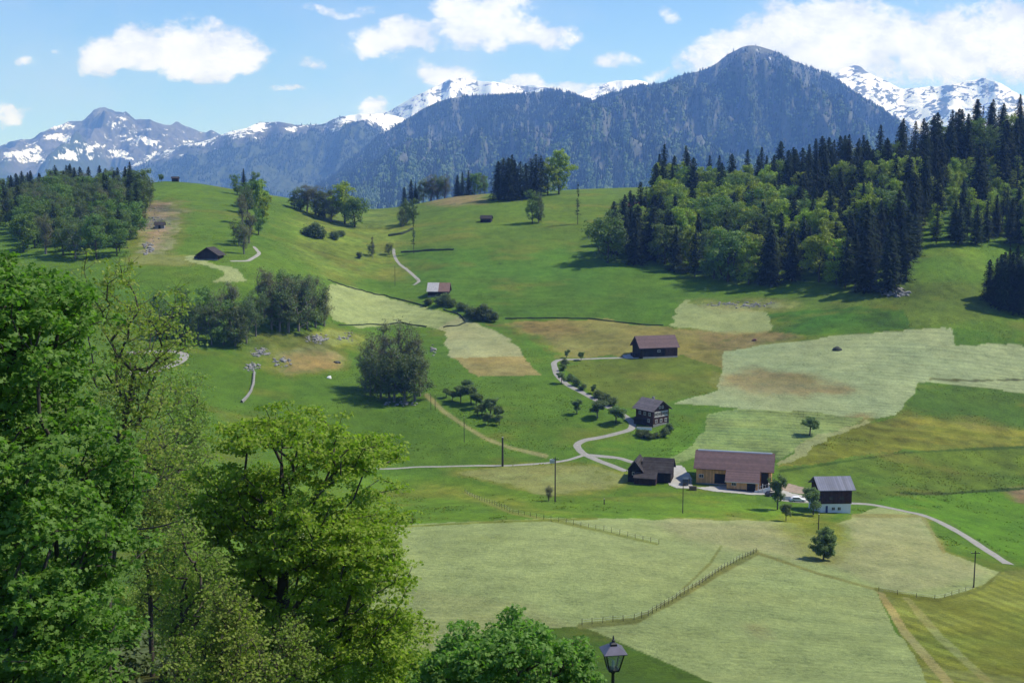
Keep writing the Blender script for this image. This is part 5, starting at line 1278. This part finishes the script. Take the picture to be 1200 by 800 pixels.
window(gb, -6 * s, 3.6, 1.0, .8, -.15, fm=M_WOODD); window(gb, 7 * s, 3.6, 1.0, .8, -.15, fm=M_WOODD)
m = MB().box(-W2 / 2 - 5 * s, -W2 / 2 - .155, 2.5, 6.5, -1.5, 3.4); m.build('annex', M_WHITE, gb)
m = MB().prism([(-W2 / 2 - 6 * s, 3.2), (-W2 / 2 - .16, 4.0), (-W2 / 2 - .16, 4.12), (-W2 / 2 - 6 * s, 3.32)], 2.2, 6.8, 'y'); m.build('annex_roof', M_ROOFG, gb)

# upper barn
p = site(773, 418.3); s = p.y / F
ub = thing('field_barn', p, 'dark timber barn with purple brown roof standing above the lane', 'barn', None, R(14))
gable(46 * s, 10, 4.6, 3.9, axis='x', x0=-24 * s, y0=0).build('wall', M_WOODD, ub)
roof2(MB(), 46 * s, 10, 4.6, 3.9, .9, .9, .18, 'x', x0=-24 * s).build('roof', M_ROOFP, ub)
slab(ub, 'side_bay', M_WOODB, 6 * s, 21.5 * s, -.9, -.004, -2.5, 3.75)
slab(ub, 'foundation', M_CONC, -22 * s, 21.8 * s, -1.05, -.91, -2.5, .35)
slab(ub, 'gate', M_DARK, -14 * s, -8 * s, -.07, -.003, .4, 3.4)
slab(ub, 'lean_to', M_WOODD, -30 * s, -24 * s - .004, 2.0, 6.5, -2.5, 1.6)
window(ub, -1 * s, 2.2, 1.1, .8)

# wooden farmhouse
p = site(774.5, 498); s = p.y / F
fh = thing('farm_house', p, 'dark wooden farmhouse with pale window bands and grey roof', 'house', None, R(38))
gable(7.6, 8.6, 5.9, 2.7, axis='y', y0=0).build('wall', M_WOODB, fh)
roof2(MB(), 7.6, 8.6, 5.9, 2.7, 1.0, 1.0, .16, 'y').build('roof', M_ROOFH, fh)
slab(fh, 'stone_base', M_STONE, -3.9, 3.9, -.1, -.004, -2.5, .7)
slab(fh, 'window_band', M_FRAME, -3.3, 3.3, -.085, -.004, 3.1, 3.35); slab(fh, 'window_band', M_FRAME, -3.3, 3.3, -.085, -.004, 4.75, 4.95)
for xx in (-2.5, -.95, .95, 2.5): window(fh, xx, 3.55, .95, 1.0)
for xx in (-2.3, 0, 2.3): window(fh, xx, 1.2, .9, 1.0)
for xx in (-.7, .7): window(fh, xx, 6.0, .7, .8)
for yy in (1.8, 4.2, 6.6): window(fh, yy, 3.5, .85, 1.0, -3.8, 'left')
for yy in (2.2, 5.8): window(fh, yy, 1.2, .85, 1.0, -3.8, 'left')
slab(fh, 'door', M_DARK, 3.0, 3.7, -.17, -.105, .1, 2.1)
slab(fh, 'chimney', M_STONE, 1.2, 1.9, 5, 5.7, 6.5, 9.2)
p = site(755, 503.5); gw = thing('garden_wall', p, 'pale low garden wall left of the wooden farmhouse', 'wall', None, R(-10)); s = p.y / F
MB().box(-9 * s, 9 * s, 0, .4, -1.5, .8).build('wall_face', M_WHITE, gw); MB().box(-9.2 * s, 9.2 * s, -.05, .45, .803, .9).build('coping', M_CONC, gw)
p = site(750, 497.5); sh = thing('garden_shed', p, 'small dark flat roofed shed left of the wooden farmhouse', 'shed', None, R(-20))
MB().box(-2.2, 2.2, 0, 2.6, -1.5, 2.0).build('wall', M_WOODD, sh); MB().hexa([(-2.5, -.3, 2.003), (2.5, -.3, 2.003), (2.5, 2.9, 2.203), (-2.5, 2.9, 2.203), (-2.5, -.3, 2.1), (2.5, -.3, 2.1), (2.5, 2.9, 2.3), (-2.5, 2.9, 2.3)]).build('roof', M_ROOFG, sh)

# two-tone barn on the middle pasture
p = site(513.5, 347.3); s = p.y / F
tb = thing('field_barn', p, 'field barn with roof half pale grey and half red brown', 'barn', None, R(-5))
W3 = 24.5 * s
gable(W3, 7.5, 3.2, 3.6, axis='x').build('wall', M_WOODD, tb)
roof2(MB(), W3 * .56, 7.5, 3.2, 3.6, 0, .8, .16, 'x', x0=-W3 / 2 - .6).build('pale_roof', M_ROOFL, tb)
roof2(MB(), W3 * .44 + 1.2 - .01, 7.5, 3.2, 3.6, 0, .8, .16, 'x', x0=-W3 / 2 - .6 + W3 * .56 + .005).build('brown_roof', M_ROOFR, tb)
slab(tb, 'gate', M_DARK, -1.4, 1.4, -.06, -.003, 0, 2.5); slab(tb, 'foundation', M_STONE, -W3 / 2 - .05, W3 / 2 + .05, -.14, -.062, -2.5, .3)
# dark hut on the left hill: wide gable towards us, low eave on its left
p = site(243, 304.5); s = p.y / F
dh = thing('field_hut', p, 'black hut with broad gable on the left hillside', 'hut', None, R(-6))
gable(24 * s, 9, 2.6, 3.3, axis='y').build('wall', M_WOODD, dh); roof2(MB(), 24 * s, 9, 2.6, 3.3, .9, 1.0, .18, 'y').build('roof', M_ROOFG, dh)
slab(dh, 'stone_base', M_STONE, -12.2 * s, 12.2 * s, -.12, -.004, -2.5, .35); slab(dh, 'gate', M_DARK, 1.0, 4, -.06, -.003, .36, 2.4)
m = MB().prism([(-18 * s, -2), (-12.02 * s, -2), (-12.02 * s, 2.3), (-18 * s, 1.5)], 2, 7, 'y'); m.build('lean_to', M_WOODD, dh)
# tiny sheds
def hut(px, py, w, d, h, rh, rz, label, name='field_shed', rm=None, wm=None):
    p = site(px, py); e = thing(name, p, label, 'shed', None, R(rz))
    gable(w, d, h, rh, axis='x').build('wall', wm or M_WOODD, e); roof2(MB(), w, d, h, rh, .5, .5, .14, 'x').build('roof', rm or M_ROOFG, e); slab(e, 'door', M_DARK, -.6, .6, -.06, -.003, 0, 1.9)
hut(569, 260.5, 7.0, 5, 2.6, 1.9, -12, 'small dark shed alone high on the middle pasture', rm=M_ROOFG)
hut(205, 213, 4.6, 3.4, 2.6, 1.0, 4, 'tiny dark shed on the very top of the left hill')
hut(743, 246, 8, 6, 2.6, 2.4, -10, 'small hut with orange red roof half hidden beside the right hand wood', 'forest_hut', M_ROOFO, M_WOODB)
hut(187, 268, 5, 4, 2.2, 1.4, 10, 'small grey shed on the scree slope below the left hilltop', wm=M_STONE)

# ------------------------------------------------------------------ poles, fences, walls, rubble, cars
M_POLE = mat_simple('tarred_pole', (.045, .036, .030), .9, .3, 3)
def pole(px, py, top, label, thick=.16, arm=False, box=False, group=None):
    p = site(px, py); h = (py - top) * p.y / F / 1.0; e = thing('utility_pole', p, label, 'pole', group)
    MB().tube((0, 0, -.8), (0, 0, h), thick, thick * .7, 8).build('mast', M_POLE, e)
    if arm:
        MB().box(-.9, .9, -.06, .06, h - .55, h - .42).build('cross_arm', M_POLE, e)
        for xx in (-.8, 0, .8): MB().lathe([(.05, h - .41), (.07, h - .34), (.03, h - .24)], 8, (xx, 0, 0)).build('insulator', M_STEEL, e)
    else: MB().lathe([(thick * .8, h + .002), (thick * .8, h + .05), (.02, h + .14)], 8).build('cap', M_STEEL, e)
    if box: MB().box(-1.5, -.2, -.35, .35, h - 1.6, h - .6).build('transformer', M_STEEL, e)
    return e
pole(589, 546, 511, 'thick short dark pole beside the straight pale track', .36)
pole(650.5, 588, 533, 'tall pole with a grey transformer box above the twiggy bush', .2, True, True)
pole(544, 518, 488, 'thin pole on the green slope left of the thick pole', .12)
pole(505, 480, 460, 'thin pole beside the top of the brown footpath', .10); pole(510, 481, 462, 'second thin pole close beside the footpath pole', .10)
pole(800, 601, 565, 'thin pole on the lawn before the dark barns', .13, True)
pole(959, 623, 601, 'pole before the grey roofed barn, above the round dark tree', .15)
pole(1141, 688, 642, 'pole at the right edge of the mown field, below the curving road', .15, True)
pole(463, 335, 311, 'thin pole standing by the bend of the gravel path', .12)
pole(708, 591, 584, 'short dark post on the green lawn', .18)
def fence(pts, label, step, h=1.15, wires=2, name='post_fence'):
    q = np.array([np.array(at(x, y))[:2] for x, y in pts]); d = np.concatenate([[0], np.cumsum(np.linalg.norm(np.diff(q, axis=0), axis=1))])
    n = int(min(d[-1] / step, 96)); t = np.linspace(0, d[-1], n + 1); x = np.interp(t, d, q[:, 0]); y = np.interp(t, d, q[:, 1]); z = height(x, y)
    e = thing(name, (x[0], y[0], z[0]), label, 'fence'); r = np.random.default_rng(n); tops = []
    for a, b_, c in zip(x, y, z):
        hh = h * r.uniform(.85, 1.15); lx_, ly_ = r.normal(0, .05, 2); m = MB().tube((0, 0, -.4), (lx_, ly_, hh), .05, .04, 6); o = m.build('fence_post', M_POLE, e); o.location = (a - x[0], b_ - y[0], c - z[0]); tops.append((a - x[0] + lx_ * .8, b_ - y[0] + ly_ * .8, c - z[0] + hh * .85))
    m = MB()
    for k in range(wires):
        for p, q_ in zip(tops[:-1], tops[1:]): m.tube((p[0], p[1], p[2] - .4 * k), (q_[0], q_[1], q_[2] - .4 * k), .012, .012, 4)
    m.build('fence_wire', M_STEEL, e)
fence([(682, 732), (710, 729), (745, 726), (760, 721), (790, 703), (820, 685), (845, 668), (886, 647)], 'post fence climbing across the mown field from the dark lower meadow', 1.9)
fence([(545, 577), (575, 590), (600, 601), (630, 607), (660, 612), (700, 620), (735, 628), (772, 637)], 'post fence between the green lawn and the upper mown field', 2.3)
fence([(1030, 692), (1060, 698), (1100, 702), (1140, 690)], 'low post fence along the lower right edge of the mown field', 3.4, .9)
def bank(pts, label, h, mat, w=.8, name='stone_wall', seed=0):
    """a low dry stone wall or dark bank following the ground"""
    q = np.array([np.array(at(x, y))[:2] for x, y in pts]); d = np.concatenate([[0], np.cumsum(np.linalg.norm(np.diff(q, axis=0), axis=1))]); t = np.arange(0, d[-1], .9)
    x = np.interp(t, d, q[:, 0]); y = np.interp(t, d, q[:, 1]); T = np.gradient(np.stack([x, y], 1), axis=0); T /= np.linalg.norm(T, axis=1, keepdims=True); Nn = np.stack([-T[:, 1], T[:, 0]], 1)
    hh = h * (.75 + .6 * fbm(t / 3, t * 0 + seed, 3, seed)); ww = w * (.8 + .5 * fbm(t / 4, t * 0 + 5, 2, seed)); rows = []
    for k, f in ((-1, -.3), (-.8, .75), (0, 1), (.8, .75), (1, -.3)):
        px_ = x + Nn[:, 0] * ww * .5 * k; py_ = y + Nn[:, 1] * ww * .5 * k; rows.append(np.column_stack([px_, py_, height(px_, py_) + hh * f]))
    V = np.stack(rows, 1); n = len(t); ii = np.arange(n * 5).reshape(n, 5); f = np.stack([ii[:-1, :-1].ravel(), ii[:-1, 1:].ravel(), ii[1:, 1:].ravel(), ii[1:, :-1].ravel()], 1)
    return tag(obj(name, mesh_np(name, V.reshape(-1, 3), [f], [mat], False)), label, 'hedge' if 'hedge' in name else 'wall')
M_HEDGE = mat_simple('hedge_leaves', (.028, .042, .016), .9, .5, 1.5)
bank([(592, 373.5), (640, 373), (690, 373.5), (720, 377), (750, 380.5), (779, 381.5)], 'long dark low hedge along the top of the olive brown field', .55, M_HEDGE, .6, 'low_hedge', 1)
bank([(384, 328), (400, 334), (425, 340.5), (450, 346), (480, 354), (500, 360)], 'dark low hedge above the upper strip of mown hay', .55, M_HEDGE, .6, 'low_hedge', 2)
bank([(520, 363), (540, 370), (546, 378), (536, 382), (518, 384)], 'dark hooked hedge at the corner of the pale hay strip', .55, M_HEDGE, .6, 'low_hedge', 3)
bank([(397, 381), (430, 380), (470, 378), (500, 383)], 'thin dark hedge under the upper strip of mown hay', .5, M_HEDGE, .5, 'low_hedge', 4)
bank([(470, 296), (500, 294), (532, 293)], 'short dark hedge bank beside the white path on the pasture', 1.0, M_HEDGE, 1.0, 'low_hedge', 5)
bank([(455, 277), (470, 275), (484, 269)], 'short dark bank on the slope under the left crest group', 1.4, M_HEDGE, 1.2, 'low_hedge', 6)
bank([(298, 437), (297, 450), (294, 459), (289, 466), (283, 472)], 'pale dry stone wall running down from the rubble at the left', .9, M_STONE, .9, 'stone_wall', 7)

def rubble(px, py, rx, ry, n, s0, s1, label, seed, name='rubble'):
    r = np.random.default_rng(seed); V = []; Fs = []; base = 0
    import bmesh
    bm = bmesh.new(); bmesh.ops.create_icosphere(bm, subdivisions=1, radius=1); ico = np.array([v.co[:] for v in bm.verts]); fi = np.array([[v.index for v in f.verts] for f in bm.faces]); bm.free()
    for _ in range(n):
        a = r.uniform(0, 6.28); q = r.random() ** .6; p = at(px + rx * q * math.cos(a), py + ry * q * math.sin(a)); s = r.uniform(s0, s1) * (1.2 - .5 * q)
        v = ico * (1 + r.uniform(-.3, .3, (len(ico), 1))) * np.array([s * r.uniform(.8, 1.5), s * r.uniform(.8, 1.4), s * r.uniform(.5, .9)]); th = r.uniform(0, 6.28)
        v = np.column_stack([v[:, 0] * math.cos(th) - v[:, 1] * math.sin(th), v[:, 0] * math.sin(th) + v[:, 1] * math.cos(th), v[:, 2]]) + np.array(p) + np.array([0, 0, s * .2])
        V.append(v); Fs.append(fi + base); base += len(ico)
    return tag(obj(name, mesh_np(name, np.concatenate(V), [np.concatenate(Fs)], [M_STONE], False)), label, 'rubble', kind='stuff')
rubble(305, 413, 12, 5, 46, .3, 1.0, 'grey stone rubble below the dark copse', 1); rubble(294, 430, 11, 5, 40, .3, .8, 'pale stones at the head of the dry stone wall', 2)
rubble(372, 397, 15, 6, 50, .3, 1.0, 'loose rocks under the thin trunked copse', 3); rubble(330, 424, 14, 6, 26, .3, .9, 'scattered stones beside the brown patch', 4)
rubble(1050, 343, 17, 5, 90, .5, 1.5, 'heap of grey rubble at the corner of the right hand wood', 5); rubble(872, 357, 45, 4, 90, .3, .8, 'scattered stones below the right hand wood', 6)
rubble(183, 262, 18, 22, 70, .25, .7, 'pale scree on the left hillside', 7); rubble(174, 292, 10, 8, 40, .4, 1.2, 'pale rocks at the foot of the left wood', 8)
rubble(470, 473, 22, 3, 24, .3, .9, 'stones along the foot of the oval copse', 9); rubble(405, 395, 12, 6, 20, .3, .9, 'few pale rocks right of the brown patch', 10); rubble(508, 410, 3, 7, 16, .4, .9, 'small rock pile below the hay strip', 11)
def boulder(px, py, s, label, mat=None, seed=0):
    r = np.random.default_rng(seed); import bmesh
    bm = bmesh.new(); bmesh.ops.create_icosphere(bm, subdivisions=3, radius=1); k = r.normal(0, 1, (5, 3))
    for v in bm.verts:
        n = v.co.normalized(); v.co *= 1 + .13 * sum(math.sin(2.3 * n.dot(Vector(q)) + i) for i, q in enumerate(k)) / 1.5
    me = bpy.data.meshes.new('boulder'); bm.to_mesh(me); bm.free(); me.materials.append(mat or M_STONE)
    o = obj('boulder', me, None, at(px, py)); o.scale = s; tag(o, label, 'rock')
boulder(980, 410, (2.0, 1.4, 1.6), 'dark boulder alone on the pale mown meadow', mat_simple('dark_rock', (.05, .055, .045), .9, .5, 2), 2)
boulder(386, 443, (.9, .8, 1.0), 'small pale rock on the green slope left of the oval copse', M_WHITE, 4)
boulder(884, 399, (1.0, .8, .9), 'reddish boulder on the brown band below the wood', mat_simple('red_rock', (.22, .11, .07), .9, .3, 2), 6)
boulder(395, 425, (1.5, 1.0, .8), 'dark rock at the right tip of the brown patch', mat_simple('wet_rock', (.08, .08, .075), .9, .4, 2), 8)

def car(px, py, rz, paint_, label, name='parked_car', L=4.2, van=False):
    p = site(px, py); e = thing(name, p, label, 'van' if van else 'car', None, R(rz)); h = 2.0 if van else 1.45; w = .85
    prof = [(-L / 2, .35), (L / 2, .35), (L / 2, .8), (L / 2 - .9, .95), (L / 2 - 1.5, h), (-L / 2 + .25, h), (-L / 2, 1.0)] if van else [(-L / 2, .35), (L / 2, .35), (L / 2, .75), (L / 2 - 1.1, .92), (L / 2 - 1.8, h), (-L / 2 + .8, h), (-L / 2 + .1, .95)]
    m = MB(); m.prism([(s, z) for s, z in prof], -w, w, 'y'); m.build('body', mat_simple(label.split()[0] + '_car_paint', paint_, .3, .05, 1, 0, .6), e, False, .05)
    x_a, x_b = (L / 2 - 1.75, -L / 2 + .6) if not van else (L / 2 - 1.6, L / 2 - 2.4)
    for sy in (-1, 1): MB().box(min(x_a, x_b), max(x_a, x_b), sy * w - .012, sy * w + .012, h - .48, h - .1).build('side_window', M_PANE, e)
    for sx in (-1, 1):
        for sy in (-1, 1):
            wo_ = MB().tube((sx * L * .31, sy * (w - .1), .33), (sx * L * .31, sy * (w + .02), .33), .33, .33, 14).build('wheel', mat_simple('tyre', (.02, .02, .02), .9), e); MB().tube((sx * L * .31, sy * (w + .022), .33), (sx * L * .31, sy * (w + .035), .33), .19, .19, 10).build('hub_cap', M_STEEL, wo_)
car(935, 587.5, -6, (.75, .75, .75), 'white car parked before the low wall between the barns')
car(905, 581, 20, (.02, .02, .024), 'black car parked at the right end of the orange barn')
car(804, 567, 75, (.03, .032, .036), 'charcoal van parked between the dark barns and the orange barn', 'parked_van', 4.6, True)
# firewood, downpipes, a trough
p = site(812, 574.5); s = p.y / F; wp = thing('wood_pile', p, 'stack of split firewood against the left end of the orange barn', 'firewood')
m = MB(); r = np.random.default_rng(3)
for i in range(9):
    for k in range(4): m.tube((-.9 + i * .24, 0, .12 + k * .24), (-.9 + i * .24, 1.0, .12 + k * .24), .115 * r.uniform(.8, 1.05), .115, 6)
m.build('logs', mat_simple('split_wood', (.30, .20, .11), .9, .4, 4), wp); MB().box(-1.15, 1.15, -.1, 1.1, 1.05, 1.1).build('cover_sheet', M_ROOFG, wp)
